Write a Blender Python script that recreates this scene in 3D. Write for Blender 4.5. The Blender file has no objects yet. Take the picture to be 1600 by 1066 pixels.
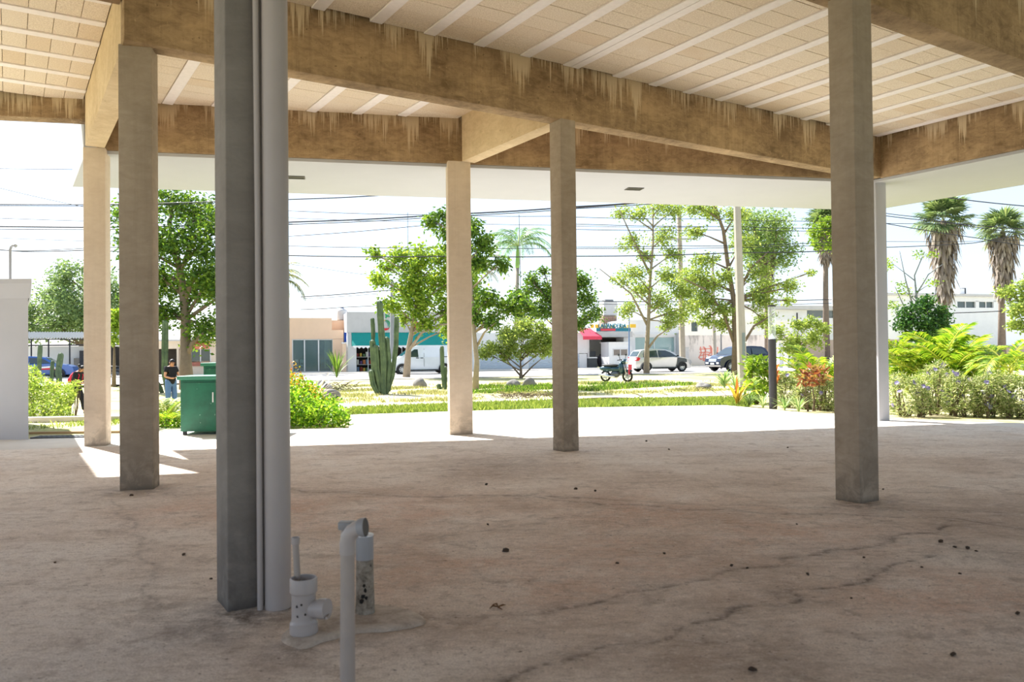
import bpy, bmesh, math, random
import numpy as np
from mathutils import Matrix, Vector, Euler

SC = bpy.context.scene
COL = SC.collection
R = math.radians
random.seed(7)
RNG = np.random.default_rng(7)

# ------------------------------------------------------------------ camera, sky, sun, exposure
F_PX, PITCH, ROLL, EYE = 1241.7, R(0.754), R(-0.587), 1.45
cam_data = bpy.data.cameras.new('camera')
cam = bpy.data.objects.new('camera', cam_data)
COL.objects.link(cam)
cam_data.sensor_width = 36.0
cam_data.lens = F_PX / 1600 * 36
cam_data.clip_end = 1000
cam_data.dof.use_dof = True
cam_data.dof.focus_distance = 20.0
cam_data.dof.aperture_fstop = 3.2
cam.matrix_world = Matrix.Translation((0, 0, EYE)) @ Matrix.Rotation(math.pi / 2 + PITCH, 4, 'X') @ Matrix.Rotation(ROLL, 4, 'Z')
SC.camera = cam

world = bpy.data.worlds.new('world')
SC.world = world
world.use_nodes = True
wn = world.node_tree.nodes
wl = world.node_tree.links
wn.clear()
sky = wn.new('ShaderNodeTexSky')
sky.sky_type = 'NISHITA'
sky.sun_disc = False
sky.sun_elevation = R(45.5)
sky.sun_rotation = R(-45)
sky.air_density = 1.0
sky.dust_density = 1.2
sky.ozone_density = 1.0
haze = wn.new('ShaderNodeMixRGB')
haze.inputs['Fac'].default_value = 0.62
haze.inputs['Color2'].default_value = (3.35, 4.0, 5.05, 1)
bg = wn.new('ShaderNodeBackground')
bg.inputs['Strength'].default_value = 0.088
wo = wn.new('ShaderNodeOutputWorld')
wl.new(sky.outputs[0], haze.inputs['Color1'])
wl.new(haze.outputs[0], bg.inputs['Color'])
wl.new(bg.outputs[0], wo.inputs['Surface'])

SUN_EL = R(45.5)
SUN_DIR = Vector((0.708 * math.cos(SUN_EL), -0.706 * math.cos(SUN_EL), -math.sin(SUN_EL)))
sun_data = bpy.data.lights.new('sun', 'SUN')
sun_data.energy = 5.0
sun_data.angle = R(0.6)
sun_data.color = (1.0, 0.965, 0.91)
sun = bpy.data.objects.new('sun', sun_data)
COL.objects.link(sun)
sun.rotation_euler = SUN_DIR.to_track_quat('-Z', 'Y').to_euler()

SC.view_settings.view_transform = 'Standard'
SC.view_settings.look = 'None'
SC.view_settings.gamma = 1.0
SC.view_settings.use_curve_mapping = False
SC.view_settings.exposure = 1.68
SC.cycles.max_bounces = 10
SC.cycles.diffuse_bounces = 6
SC.cycles.transparent_max_bounces = 8
SC.cycles.sample_clamp_indirect = 6.0

# ------------------------------------------------------------------ measuring: from a photograph pixel to a place in the world
def ray(px, py):
    a, b = px - 800, py - 533
    cr, sr = math.cos(ROLL), math.sin(ROLL)
    u, v = cr * a + sr * b, -sr * a + cr * b
    c, s = math.cos(PITCH), math.sin(PITCH)
    x, y = u / F_PX, -v / F_PX
    return Vector((x, c - s * y, s + c * y))
def at(px, py, Y):
    d = ray(px, py)
    t = Y / d.y
    return Vector((d.x * t, Y, EYE + d.z * t))
def gnd(px, py, z=0.0):
    d = ray(px, py)
    t = (z - EYE) / d.z
    return Vector((d.x * t, d.y * t, z))
TH = R(57.636)
D1 = Vector((math.sin(TH), math.cos(TH), 0)); D2 = Vector((-D1.y, D1.x, 0))      # beam grid
A3 = R(11.8)
D3 = Vector((math.cos(A3), math.sin(A3), 0)); N3 = Vector((-D3.y, D3.x, 0))      # street front of the building
AS = R(17)
E1 = Vector((math.cos(AS), math.sin(AS), 0)); E2 = Vector((-E1.y, E1.x, 0))      # street across
def st(s, t, z=0.0): return D1 * s + D2 * t + Vector((0, 0, z))
def un(u, n, z=0.0): return D3 * u + N3 * n + Vector((0, 0, z))
def street(px, py, w):
    d = ray(px, py)
    t = w / (d.x * E2.x + d.y * E2.y)
    return (d.x * E1.x + d.y * E1.y) * t, EYE + d.z * t                        # (along the street, height)
def terrain(x, y):
    a = min(max((-x - 7.5) / 6.0, 0), 1); a = a * a * (3 - 2 * a)
    b = min(max((y - 17.5) / 3.0, 0), 1); b = b * b * (3 - 2 * b)
    c = 1 - min(max((y - 30) / 12.0, 0), 1)
    return -0.46 * a * b * c

# ------------------------------------------------------------------ helpers: tags and meshes
def tag(o, label=None, cat=None, group=None, kind=None):
    if label: o['label'] = label
    if cat: o['category'] = cat
    if group: o['group'] = group
    if kind: o['kind'] = kind
    return o
def empty(name, loc=(0, 0, 0), rz=0.0, label=None, cat=None, group=None):
    o = bpy.data.objects.new(name, None)
    o.empty_display_size = 0.2
    COL.objects.link(o)
    o.location = loc
    o.rotation_euler = (0, 0, rz)
    return tag(o, label, cat, group)
def link_mesh(name, me, m=None, parent=None, loc=None, rot=None, scale=None):
    o = bpy.data.objects.new(name, me)
    COL.objects.link(o)
    if m is not None and len(me.materials) == 0: me.materials.append(m)
    if parent: o.parent = parent
    if loc is not None: o.location = loc
    if rot is not None: o.rotation_euler = rot
    if scale is not None: o.scale = scale
    return o
class MB:
    def __init__(self): self.v = []; self.f = []
    def add(self, vs, fs):
        n = len(self.v)
        self.v += [tuple(p) for p in vs]
        self.f += [tuple(i + n for i in f) for f in fs]
        return self
    def box(self, a, b, M=None):
        x0, y0, z0 = a; x1, y1, z1 = b
        vs = [Vector(p) for p in ((x0, y0, z0), (x1, y0, z0), (x1, y1, z0), (x0, y1, z0), (x0, y0, z1), (x1, y0, z1), (x1, y1, z1), (x0, y1, z1))]
        if M is not None: vs = [M @ p for p in vs]
        return self.add(vs, [(3, 2, 1, 0), (4, 5, 6, 7), (0, 1, 5, 4), (1, 2, 6, 5), (2, 3, 7, 6), (3, 0, 4, 7)])
    def prism(self, poly, z0, z1):
        n = len(poly)
        a = sum(poly[i][0] * poly[(i + 1) % n][1] - poly[(i + 1) % n][0] * poly[i][1] for i in range(n))
        if a < 0: poly = poly[::-1]
        vs = [(p[0], p[1], z0) for p in poly] + [(p[0], p[1], z1) for p in poly]
        fs = [tuple(range(n - 1, -1, -1)), tuple(range(n, 2 * n))] + [(i, (i + 1) % n, n + (i + 1) % n, n + i) for i in range(n)]
        return self.add(vs, fs)
    def tube(self, pts, rs, n=8, cap=True):
        pts = [Vector(p) for p in pts]
        if not hasattr(rs, '__len__'): rs = [rs] * len(pts)
        base = len(self.v); k = len(pts)
        ref = None
        for i, p in enumerate(pts):
            d = (pts[min(i + 1, k - 1)] - pts[max(i - 1, 0)])
            d = d.normalized() if d.length > 1e-9 else Vector((0, 0, 1))
            if ref is None:
                ref = d.orthogonal().normalized()
            ref = (ref - d * ref.dot(d))
            ref = ref.normalized() if ref.length > 1e-6 else d.orthogonal().normalized()
            bi = d.cross(ref)
            for j in range(n):
                t = 2 * math.pi * j / n
                self.v.append(tuple(p + (ref * math.cos(t) + bi * math.sin(t)) * rs[i]))
        for i in range(k - 1):
            for j in range(n):
                a = base + i * n + j; b = base + i * n + (j + 1) % n
                self.f.append((a, b, b + n, a + n))
        if cap:
            self.f.append(tuple(base + j for j in range(n - 1, -1, -1)))
            self.f.append(tuple(base + (k - 1) * n + j for j in range(n)))
        return self
    def cyl(self, a, b, r, r2=None, n=16): return self.tube([a, b], [r, r if r2 is None else r2], n)
    def lathe(self, prof, n=20, c=(0, 0, 0), cap=True):
        base = len(self.v); k = len(prof)
        for r, z in prof:
            for j in range(n):
                t = 2 * math.pi * j / n
                self.v.append((c[0] + r * math.cos(t), c[1] + r * math.sin(t), c[2] + z))
        for i in range(k - 1):
            for j in range(n):
                a = base + i * n + j; b = base + i * n + (j + 1) % n
                self.f.append((a, b, b + n, a + n))
        if cap:
            self.f.append(tuple(base + j for j in range(n - 1, -1, -1)))
            self.f.append(tuple(base + (k - 1) * n + j for j in range(n)))
        return self
    def blob(self, c, r, seed=0, rough=0.15, sub=2):
        bm = bmesh.new()
        bmesh.ops.create_icosphere(bm, subdivisions=sub, radius=1)
        rr = random.Random(seed)
        ph = [(Vector((rr.uniform(-1, 1), rr.uniform(-1, 1), rr.uniform(-1, 1))).normalized(), rr.uniform(1, 3), rr.uniform(0, 6)) for _ in range(7)]
        vs = []
        for v in bm.verts:
            k = 1 + rough * sum(math.sin(d.dot(v.co) * fq * 2 + p) for d, fq, p in ph) / 3
            vs.append((c[0] + v.co.x * r[0] * k, c[1] + v.co.y * r[1] * k, c[2] + v.co.z * r[2] * k))
        fs = [tuple(v.index for v in f.verts) for f in bm.faces]
        bm.free()
        return self.add(vs, fs)
    def mesh(self, name, smooth=False):
        me = bpy.data.meshes.new(name)
        me.from_pydata(self.v, [], self.f)
        if smooth: me.shade_smooth()
        me.update()
        return me
    def build(self, name, m, parent=None, smooth=False, loc=None, rot=None, autosmooth=False):
        me = self.mesh(name, smooth or autosmooth)
        if autosmooth: me.set_sharp_from_angle(angle=R(35))
        return link_mesh(name, me, m, parent, loc, rot)
def bevelled(name, a, b, m, parent=None, w=0.01, seg=2, M=None):
    bm = bmesh.new()
    bmesh.ops.create_cube(bm, size=1)
    for v in bm.verts:
        v.co = Vector([a[i] + (v.co[i] + .5) * (b[i] - a[i]) for i in range(3)])
    bmesh.ops.bevel(bm, geom=bm.edges[:], offset=w, segments=seg, affect='EDGES', profile=0.5)
    if M is not None: bmesh.ops.transform(bm, matrix=M, verts=bm.verts)
    me = bpy.data.meshes.new(name)
    bm.to_mesh(me); bm.free()
    me.shade_smooth(); me.set_sharp_from_angle(angle=R(40))
    return link_mesh(name, me, m, parent)
def quads(name, V, m, parent=None, rnd=None, loc=None):
    """V: (n,4,3) array of leaf quads; rnd: one value for each leaf."""
    n = len(V)
    me = bpy.data.meshes.new(name)
    me.vertices.add(n * 4); me.loops.add(n * 4); me.polygons.add(n)
    me.vertices.foreach_set('co', np.ascontiguousarray(V, dtype=np.float32).ravel())
    me.loops.foreach_set('vertex_index', np.arange(n * 4, dtype=np.int32))
    me.polygons.foreach_set('loop_start', np.arange(n, dtype=np.int32) * 4)
    me.polygons.foreach_set('loop_total', np.full(n, 4, dtype=np.int32))
    if rnd is None: rnd = RNG.random(n)
    at_ = me.attributes.new('rnd', 'FLOAT', 'POINT')
    at_.data.foreach_set('value', np.repeat(np.asarray(rnd, dtype=np.float32), 4))
    me.update(calc_edges=True)
    return link_mesh(name, me, m, parent, loc)

# ------------------------------------------------------------------ helpers: materials
def C(r, g, b):
    f = lambda c: (c / 255 / 12.92) if c / 255 <= 0.04045 else ((c / 255 + 0.055) / 1.055) ** 2.4
    return (f(r), f(g), f(b), 1)
def mixc(a, k): return tuple(min(1, c * k) for c in a[:3]) + (1,)
class NT:
    def __init__(self, name):
        self.m = bpy.data.materials.new(name)
        self.m.use_nodes = True
        self.t = self.m.node_tree
        self.n = self.t.nodes
        self.b = self.n['Principled BSDF']
    def new(self, t, **kw):
        x = self.n.new(t)
        for k, v in kw.items(): setattr(x, k, v)
        return x
    def link(self, a, b): self.t.links.new(a, b)
    def coord(self, scale=(1, 1, 1), kind='Object', rot=(0, 0, 0)):
        if kind == 'World':
            src = self.new('ShaderNodeNewGeometry').outputs['Position']
        else:
            src = self.new('ShaderNodeTexCoord').outputs[kind]
        mp = self.new('ShaderNodeMapping')
        mp.inputs['Scale'].default_value = scale
        mp.inputs['Rotation'].default_value = rot
        self.link(src, mp.inputs['Vector'])
        return mp.outputs[0]
    def noise(self, vec, scale, detail=4, rough=0.6, dist=0.0):
        x = self.new('ShaderNodeTexNoise')
        x.inputs['Scale'].default_value = scale
        x.inputs['Detail'].default_value = detail
        x.inputs['Roughness'].default_value = rough
        x.inputs['Distortion'].default_value = dist
        self.link(vec, x.inputs['Vector'])
        return x.outputs['Fac']
    def ramp(self, fac, stops):
        x = self.new('ShaderNodeValToRGB')
        el = x.color_ramp.elements
        while len(el) < len(stops): el.new(0.5)
        for e, (p, c) in zip(el, stops):
            e.position = p
            e.color = c if hasattr(c, '__len__') else (c, c, c, 1)
        self.link(fac, x.inputs['Fac'])
        return x.outputs['Color']
    def mix(self, fac, a, b, mode='MIX'):
        x = self.new('ShaderNodeMixRGB', blend_type=mode)
        for s, v in (('Fac', fac), ('Color1', a), ('Color2', b)):
            if isinstance(v, bpy.types.NodeSocket): self.link(v, x.inputs[s])
            else: x.inputs[s].default_value = v
        return x.outputs['Color']
    def math(self, op, a, b=0.0, clamp=False):
        x = self.new('ShaderNodeMath', operation=op, use_clamp=clamp)
        for i, v in enumerate((a, b)):
            if isinstance(v, bpy.types.NodeSocket): self.link(v, x.inputs[i])
            else: x.inputs[i].default_value = v
        return x.outputs[0]
    def bump(self, h, strength=0.3, dist=0.02):
        x = self.new('ShaderNodeBump')
        x.inputs['Strength'].default_value = strength
        x.inputs['Distance'].default_value = dist
        self.link(h, x.inputs['Height'])
        self.link(x.outputs[0], self.b.inputs['Normal'])
    def done(self, color=None, rough=None, metal=None, spec=None):
        for s, v in (('Base Color', color), ('Roughness', rough), ('Metallic', metal), ('Specular IOR Level', spec)):
            if v is None: continue
            if isinstance(v, bpy.types.NodeSocket): self.link(v, self.b.inputs[s])
            else: self.b.inputs[s].default_value = v
        return self.m
_mc = {}
def plain(name, col, rough=0.7, var=0.12, scale=6.0, metal=0.0, bump=0.0, spec=0.4):
    if name in _mc: return _mc[name]
    t = NT(name)
    v = t.coord()
    n = t.noise(v, scale, 5, 0.65)
    c = t.ramp(n, [(0.25, mixc(col, 1 - var)), (0.75, mixc(col, 1 + var))])
    if bump: t.bump(t.noise(v, scale * 6, 4), bump, 0.01)
    _mc[name] = t.done(c, rough, metal, spec)
    return _mc[name]
def leafmat(name, cols, trans=0.45, rough=0.5, tk=1.3):
    if name in _mc: return _mc[name]
    t = NT(name)
    a = t.new('ShaderNodeAttribute', attribute_name='rnd')
    c = t.ramp(a.outputs['Fac'], [(i / max(1, len(cols) - 1), mixc(x, 0.8)) for i, x in enumerate(cols)])
    t.done(c, rough, 0, 0.35)
    tr = t.new('ShaderNodeBsdfTranslucent')
    bright = t.mix(1.0, c, (tk * 1.05, tk, tk * 0.6, 1), 'MULTIPLY')
    t.link(bright, tr.inputs['Color'])
    mx = t.new('ShaderNodeMixShader')
    mx.inputs[0].default_value = trans
    t.link(t.b.outputs[0], mx.inputs[1]); t.link(tr.outputs[0], mx.inputs[2])
    t.link(mx.outputs[0], t.n['Material Output'].inputs['Surface'])
    _mc[name] = t.m
    return t.m

# ------------------------------------------------------------------ materials of the building
def concrete(name, lo, hi, drip=None, z0=4.8, z1=5.6, streak=1.0, pock=True, base_dirt=False):
    t = NT(name)
    g = t.coord(kind='World')
    big = t.noise(g, 1.1, 6, 0.65)
    mid = t.noise(t.coord((1, 1, 2.2), 'World'), 5.0, 6, 0.7, 0.6)
    f = t.math('ADD', t.math('MULTIPLY', big, 0.55), t.math('MULTIPLY', mid, 0.45))
    c = t.ramp(f, [(0.38, lo), (0.62, hi)])
    vst = t.noise(t.coord((9, 9, 0.5), 'World'), 1.3, 5, 0.7)
    c = t.mix(t.math('MULTIPLY', t.ramp(vst, [(0.5, 0), (0.72, 1)]), 0.35 * streak), c, mixc(lo, 0.7))
    if pock:
        bl = t.noise(g, 17, 3, 0.6)
        c = t.mix(t.ramp(bl, [(0.66, 0), (0.74, 0.5)]), c, mixc(hi, 1.22))
        c = t.mix(t.ramp(t.noise(g, 23, 2, 0.5), [(0.70, 0), (0.76, 0.7)]), c, mixc(lo, 0.45))
    if drip:
        z = t.new('ShaderNodeSeparateXYZ'); t.link(t.new('ShaderNodeNewGeometry').outputs['Position'], z.inputs[0])
        h = t.math('DIVIDE', t.math('SUBTRACT', z.outputs['Z'], z0), z1 - z0, True)
        s1 = t.noise(t.coord((26, 26, 0.30), 'World'), 1.0, 4, 0.8)
        s2 = t.noise(t.coord((2.2, 2.2, 0.0), 'World'), 1.0, 2, 0.5)
        a = t.math('ADD', t.math('MULTIPLY', h, 0.40), t.math('MULTIPLY', s1, 1.0))
        a = t.math('ADD', a, t.math('MULTIPLY', s2, 0.95))
        m = t.ramp(t.math('SUBTRACT', a, 0.78), [(0.54, 0), (0.60, 1)])
        m = t.math('MULTIPLY', m, t.math('POWER', h, 0.55))
        c = t.mix(t.math('MULTIPLY', m, 0.75), c, drip)
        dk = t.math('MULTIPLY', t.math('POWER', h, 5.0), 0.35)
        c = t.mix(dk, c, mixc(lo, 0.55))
        if pock:
            c = t.mix(t.math('MULTIPLY', m, 0.55), c, drip)
    if base_dirt:
        z = t.new('ShaderNodeSeparateXYZ'); t.link(t.new('ShaderNodeNewGeometry').outputs['Position'], z.inputs[0])
        k = t.math('SUBTRACT', 1.0, t.math('DIVIDE', z.outputs['Z'], 0.85, True), True)
        k = t.math('MULTIPLY', k, t.ramp(t.noise(g, 4.5, 5, 0.7, 0.5), [(0.42, 0), (0.56, 1)]))
        c = t.mix(t.math('MULTIPLY', k, 0.65), c, mixc(lo, 0.55))
        k2 = t.math('SUBTRACT', 1.0, t.math('DIVIDE', z.outputs['Z'], 0.06, True), True)
        c = t.mix(t.math('MULTIPLY', k2, 0.7), c, mixc(lo, 0.4))
    t.bump(t.math('ADD', mid, t.math('MULTIPLY', t.noise(g, 40, 3), 0.4)), 0.25, 0.012)
    return t.done(c, 0.88, 0, 0.25)
M_BEAM = concrete('stained_beam_concrete', C(121, 99, 73), C(181, 154, 118), C(210, 191, 160))
M_BEAM_PALE = concrete('pale_beam_concrete', C(190, 166, 130), C(216, 195, 160), None, streak=0.5)
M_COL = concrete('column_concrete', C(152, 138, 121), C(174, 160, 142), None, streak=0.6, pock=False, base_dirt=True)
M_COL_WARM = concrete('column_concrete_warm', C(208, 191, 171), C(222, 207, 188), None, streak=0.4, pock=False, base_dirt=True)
M_COL_SHADED = concrete('column_concrete_shaded', C(122, 116, 110), C(140, 134, 127), None, streak=0.6, pock=False, base_dirt=True)  # darker copy of the column concrete, backlit shade put into its colour
M_WHITE = plain('white_plaster', C(180, 181, 186), 0.8, 0.025, 1.5)
def block_mat():
    t = NT('sand_block')
    g = t.coord(kind='World')
    oi = t.new('ShaderNodeObjectInfo')
    n = t.noise(g, 60, 3, 0.7)
    c = t.ramp(n, [(0.35, C(208, 191, 167)), (0.65, C(241, 228, 208))])
    c = t.mix(t.ramp(oi.outputs['Random'], [(0.0, 0.0), (0.7, 0.05), (1.0, 0.4)]), c, C(206, 178, 140))
    c = t.mix(t.ramp(t.noise(g, 1.2, 4), [(0.5, 0), (0.8, 0.45)]), c, C(230, 220, 204))
    t.bump(n, 0.5, 0.006)
    return t.done(c, 0.95, 0, 0.2)
M_BLOCK = block_mat()
M_RIB = plain('rib_concrete', C(240, 233, 228), 0.85, 0.06, 9, bump=0.2)
M_SLAB = plain('slab_concrete', C(120, 106, 88), 0.9, 0.1, 3)
MST = Matrix(((D1.x, D2.x, 0, 0), (D1.y, D2.y, 0, 0), (0, 0, 1, 0), (0, 0, 0, 1)))
MUN = Matrix(((D3.x, N3.x, 0, 0), (D3.y, N3.y, 0, 0), (0, 0, 1, 0), (0, 0, 0, 1)))
ZB, ZC = 4.8, 5.59     # beam soffit, ceiling

# ------------------------------------------------------------------ floor slab under the roof
CR = [([(824, 964), (864, 957), (928, 940), (1005, 923), (1066, 909), (1119, 900), (1200, 885), (1246, 875), (1358, 850), (1454, 828), (1498, 816)], 1.0, .045),
      ([(738, 1064), (864, 1037), (928, 1010), (1005, 1006), (1035, 993), (1081, 980), (1115, 965), (1157, 951), (1202, 940), (1290, 922), (1342, 904), (1470, 871)], 1.0, .05),
      ([(610, 842), (700, 838), (795, 822), (890, 808), (990, 795)], .55, .035),
      ([(457, 766), (560, 772), (700, 776), (826, 774), (936, 790), (1005, 792), (1200, 801), (1374, 806), (1510, 812), (1600, 828)], .8, .04),
      ([(814, 772), (948, 783), (1043, 785), (1200, 791), (1374, 796), (1600, 802)], .75, .035),
      ([(179, 778), (198, 808), (229, 873), (244, 919), (267, 950), (350, 952)], .6, .05),
      ([(240, 762), (336, 762)], .8, .025),
      ([(457, 709), (700, 702), (900, 724)], .25, .1),
      ([(812, 890), (850, 910), (920, 935)], .3, .03)]
def make_floor():
    S = np.concatenate([np.linspace(-10, -2.1, 40), np.linspace(-2, 15.25, 680)]); N = np.concatenate([np.linspace(-10, 2.4, 24), np.linspace(2.5, 13.72, 420)])
    ns, nn = len(S), len(N)
    A = np.array([[D1.x, D1.y], [N3.x, N3.y]]); Ai = np.linalg.inv(A)
    gs, gn = np.meshgrid(S, N)
    X = Ai[0, 0] * gs + Ai[0, 1] * gn; Y = Ai[1, 0] * gs + Ai[1, 1] * gn
    wob = 0
    for k in range(9):
        a = RNG.uniform(0, 6.28); fq = RNG.uniform(.5, 3.2)
        wob = wob + np.sin((X * math.cos(a) + Y * math.sin(a)) * fq + RNG.uniform(0, 6)) / 9
    Z = wob * 0.009
    jx = X + 0.05 * np.sin(Y * 7 + 2 * np.sin(X * 3)) + .03 * np.sin(X * 13 + Y * 5); jy = Y + 0.05 * np.sin(X * 6 + 2 * np.sin(Y * 4)) + .03 * np.sin(Y * 17 + X * 3)
    stain = np.zeros_like(X)
    for line, amt, w in CR:
        P = [gnd(*p) for p in line]
        for a, b in zip(P[:-1], P[1:]):
            ax, ay, bx, by = a.x, a.y, b.x, b.y
            L2 = (bx - ax) ** 2 + (by - ay) ** 2 + 1e-9
            t = np.clip(((jx - ax) * (bx - ax) + (jy - ay) * (by - ay)) / L2, 0, 1)
            d = np.hypot(jx - ax - t * (bx - ax), jy - ay - t * (by - ay))
            stain = np.maximum(stain, amt * (0.62 * np.exp(-(d / (w * .42)) ** 2) + 0.26 * np.exp(-(d / (w * 3)) ** 2)))
    Z -= 0.012 * np.clip(stain - .5, 0, 1)
    def patch(px, py, r, amt):
        nonlocal stain
        p = gnd(px, py); d = np.hypot(jx - p.x, (jy - p.y)) / r
        stain = np.maximum(stain, amt * np.exp(-d ** 2))
    for q in [(400, 958, .28, .9), (330, 985, .3, .55), (250, 960, .35, .4), (480, 1010, .22, .7), (1510, 856, .35, .4), (660, 975, .3, .3), (215, 768, .5, .5), (1340, 790, .4, .5), (880, 709, .5, .3), (780, 730, 1.0, .35), (345, 940, .2, .5), (590, 995, .25, .35), (1180, 1020, .4, .35), (640, 860, .5, .2)]:
        patch(*q)
    rust = np.zeros_like(X)
    for q in [(640, 890, .6), (760, 890, .5), (300, 800, .9), (480, 800, .8), (960, 870, .8), (600, 800, 1.0), (880, 905, .6), (1220, 830, 1.0), (1480, 930, .7), (1000, 800, .9)]:
        p = gnd(q[0], q[1]); rust = np.maximum(rust, np.exp(-(np.hypot(jx - p.x, jy - p.y) / q[2]) ** 2))
    pale = 1 / (1 + np.exp(-(gs - 5.2) * 1.2)) * 1 / (1 + np.exp(-(gn - 8.3 - .12 * gs) * 1.6))
    pale = np.maximum(pale, 0.8 / (1 + np.exp((gs - 0.9 + .15 * np.sin(gn * 1.3)) * 3)))
    me = bpy.data.meshes.new('floor')
    n = ns * nn
    co = np.stack([X, Y, Z], -1).reshape(-1, 3)
    idx = np.arange(n).reshape(nn, ns)
    F = np.stack([idx[:-1, :-1], idx[:-1, 1:], idx[1:, 1:], idx[1:, :-1]], -1).reshape(-1, 4)
    me.vertices.add(n); me.loops.add(F.size); me.polygons.add(len(F))
    me.vertices.foreach_set('co', co.astype(np.float32).ravel())
    me.loops.foreach_set('vertex_index', F.astype(np.int32).ravel())
    me.polygons.foreach_set('loop_start', np.arange(len(F), dtype=np.int32) * 4)
    me.polygons.foreach_set('loop_total', np.full(len(F), 4, dtype=np.int32))
    for nm, arr in (('stain', stain), ('rust', rust), ('pale', pale)):
        me.attributes.new(nm, 'FLOAT', 'POINT').data.foreach_set('value', arr.astype(np.float32).ravel())
    me.update(calc_edges=True); me.shade_smooth()
    t = NT('dusty_concrete_floor')
    g = t.coord(kind='World')
    att = lambda nm: t.new('ShaderNodeAttribute', attribute_name=nm).outputs['Fac']
    big = t.noise(g, 0.55, 6, 0.62, 0.4)
    c = t.ramp(big, [(0.38, C(206, 186, 167)), (0.5, C(232, 216, 200)), (0.62, C(246, 236, 224))])
    c = t.mix(t.math('MULTIPLY', att('rust'), t.ramp(t.noise(g, 1.7, 5, .65), [(0.35, 0.1), (0.65, .75)])), c, C(216, 170, 138))
    c = t.mix(t.math('MULTIPLY', att('pale'), t.ramp(t.noise(g, 0.9, 5, .6), [(0.3, 0.35), (0.6, .9)])), c, C(232, 227, 221))
    st_ = t.noise(t.coord((0.7, 2.6, 1), 'World', (0, 0, R(-14))), 1.6, 7, 0.72, 0.5)
    c = t.mix(t.ramp(st_, [(0.50, 0), (0.66, 0.38)]), c, C(168, 149, 132))
    c = t.mix(t.ramp(t.noise(g, 3.1, 7, 0.75, 0.3), [(0.54, 0), (0.66, 0.6)]), c, C(156, 139, 124))
    c = t.mix(t.ramp(t.noise(g, 5, 6, 0.7), [(0.54, 0), (0.66, 0.5)]), c, C(244, 232, 219))
    c = t.mix(t.ramp(t.noise(t.coord((1, 1.6, 1), 'World'), 11, 9, 0.82, 0.2), [(0.42, 0.34), (0.50, 0)]), c, C(150, 130, 114))
    c = t.mix(t.ramp(t.noise(t.coord((1, 1.4, 1), 'World'), 15, 8, 0.8), [(0.53, 0), (0.62, 0.5)]), c, C(250, 240, 228))
    sn = t.ramp(t.noise(g, 6, 7, 0.78), [(0.40, 0.12), (0.58, 1)])
    c = t.mix(t.math('MULTIPLY', att('stain'), sn), c, C(70, 58, 48))
    sp = t.noise(t.coord((1, 1.3, 1), 'World'), 26, 3, 0.6)
    c = t.mix(t.ramp(sp, [(0.64, 0), (0.70, 0.75)]), c, C(84, 70, 58))
    fine = t.noise(g, 90, 3, 0.7)
    c = t.mix(t.ramp(fine, [(0.36, 0.4), (0.6, 0)]), c, C(146, 128, 113))
    hgt = t.math('ADD', t.math('MULTIPLY', t.noise(g, 6, 6, 0.7), 1.0), t.math('MULTIPLY', fine, 0.25))
    t.bump(hgt, 0.35, 0.02)
    t.done(c, t.ramp(st_, [(0.3, 0.72), (0.7, 0.9)]), 0, 0.35)
    o = link_mesh('floor', me, t.m)
    tag(o, 'worn dusty brown concrete floor under the roof, cracked and stained', 'floor', kind='structure')
make_floor()

# ------------------------------------------------------------------ columns
def column(frame, a, b, z1, m, label, z0=-0.02):
    o = bevelled('concrete_column', (a[0], a[1], z0), (b[0], b[1], z1), m, None, 0.012, 2, frame)
    return tag(o, label, 'column', kind='structure')
def un_of(p): return p.x * D3.x + p.y * D3.y, p.x * N3.x + p.y * N3.y
column(MST, (1.04, 4.66), (1.32, 4.94), ZB, M_COL_SHADED, 'backlit square concrete column coloured dark grey, with two white pipes running down beside it')
column(MST, (6.735, 9.267), (7.01, 9.54), ZB + .02, M_COL, 'slender grey concrete column under the middle of the long stained beam')
column(MST, (6.69, 4.535), (6.99, 4.80), ZB + .02, M_COL, 'tall thick grey brown concrete column in front of the flowering bed')
def front_col(px0, px1, py, w, m, label, n=None):
    p, q = gnd(px0, py), gnd(px1, py)
    u0, n0 = un_of(p); u1, n1 = un_of(q)
    nn = (n0 + n1) / 2 if n is None else n
    k = nn / ((n0 + n1) / 2)
    return column(MUN, (u0 * k, nn), (u1 * k, nn + w), ZB + .02, m, label)
front_col(188.6, 238.3, 766, .29, M_COL, 'grey brown concrete column with a pale edge, between the green bin and the sunlit column')
front_col(132.5, 164.5, 697, .29, M_COL_WARM, 'sunlit tan concrete column with a mottled base beside the white wall block', 13.90)
front_col(702.5, 740, 680, .29, M_COL_WARM, 'tan concrete column standing at the paving edge in front of the white van', 13.86)
front_col(1372.0, 1392.5, 657, .29, M_WHITE, 'white painted column half hidden behind the thick brown column', 13.95)

# ------------------------------------------------------------------ beams
def beam(frame, a, b, m, label):
    o = bevelled('concrete_beam', a, b, m, None, 0.012, 2, frame)
    return tag(o, label, 'beam', kind='structure')
ZT = ZC + .07
beam(MST, (1.04, 9.27, ZB), (14.52, 9.55, ZT), M_BEAM, 'long stained concrete beam with white drips crossing the hall over the middle column')
beam(MST, (-7.0, 9.27, 5.27), (1.03, 9.55, ZT), M_BEAM, 'shallow concrete beam over the tiled ceiling bay at the top corner')
beam(MST, (1.04, 9.56, ZB), (1.32, 14.30, ZT), M_BEAM_PALE, 'pale concrete cross beam running out to the sunlit tan column')
beam(MST, (6.74, 9.56, ZB), (7.0, 12.22, ZT), M_BEAM_PALE, 'short pale concrete cross beam from the middle column to the front beam')
beam(MST, (-7, 4.60, ZB), (16.5, 4.90, ZT), M_BEAM, 'big dark concrete beam resting on the thick brown column')
beam(MST, (14.5, -10.7, ZB), (14.8, 9.30, ZT), M_BEAM, 'stained concrete beam along the flowering bed side')
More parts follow.
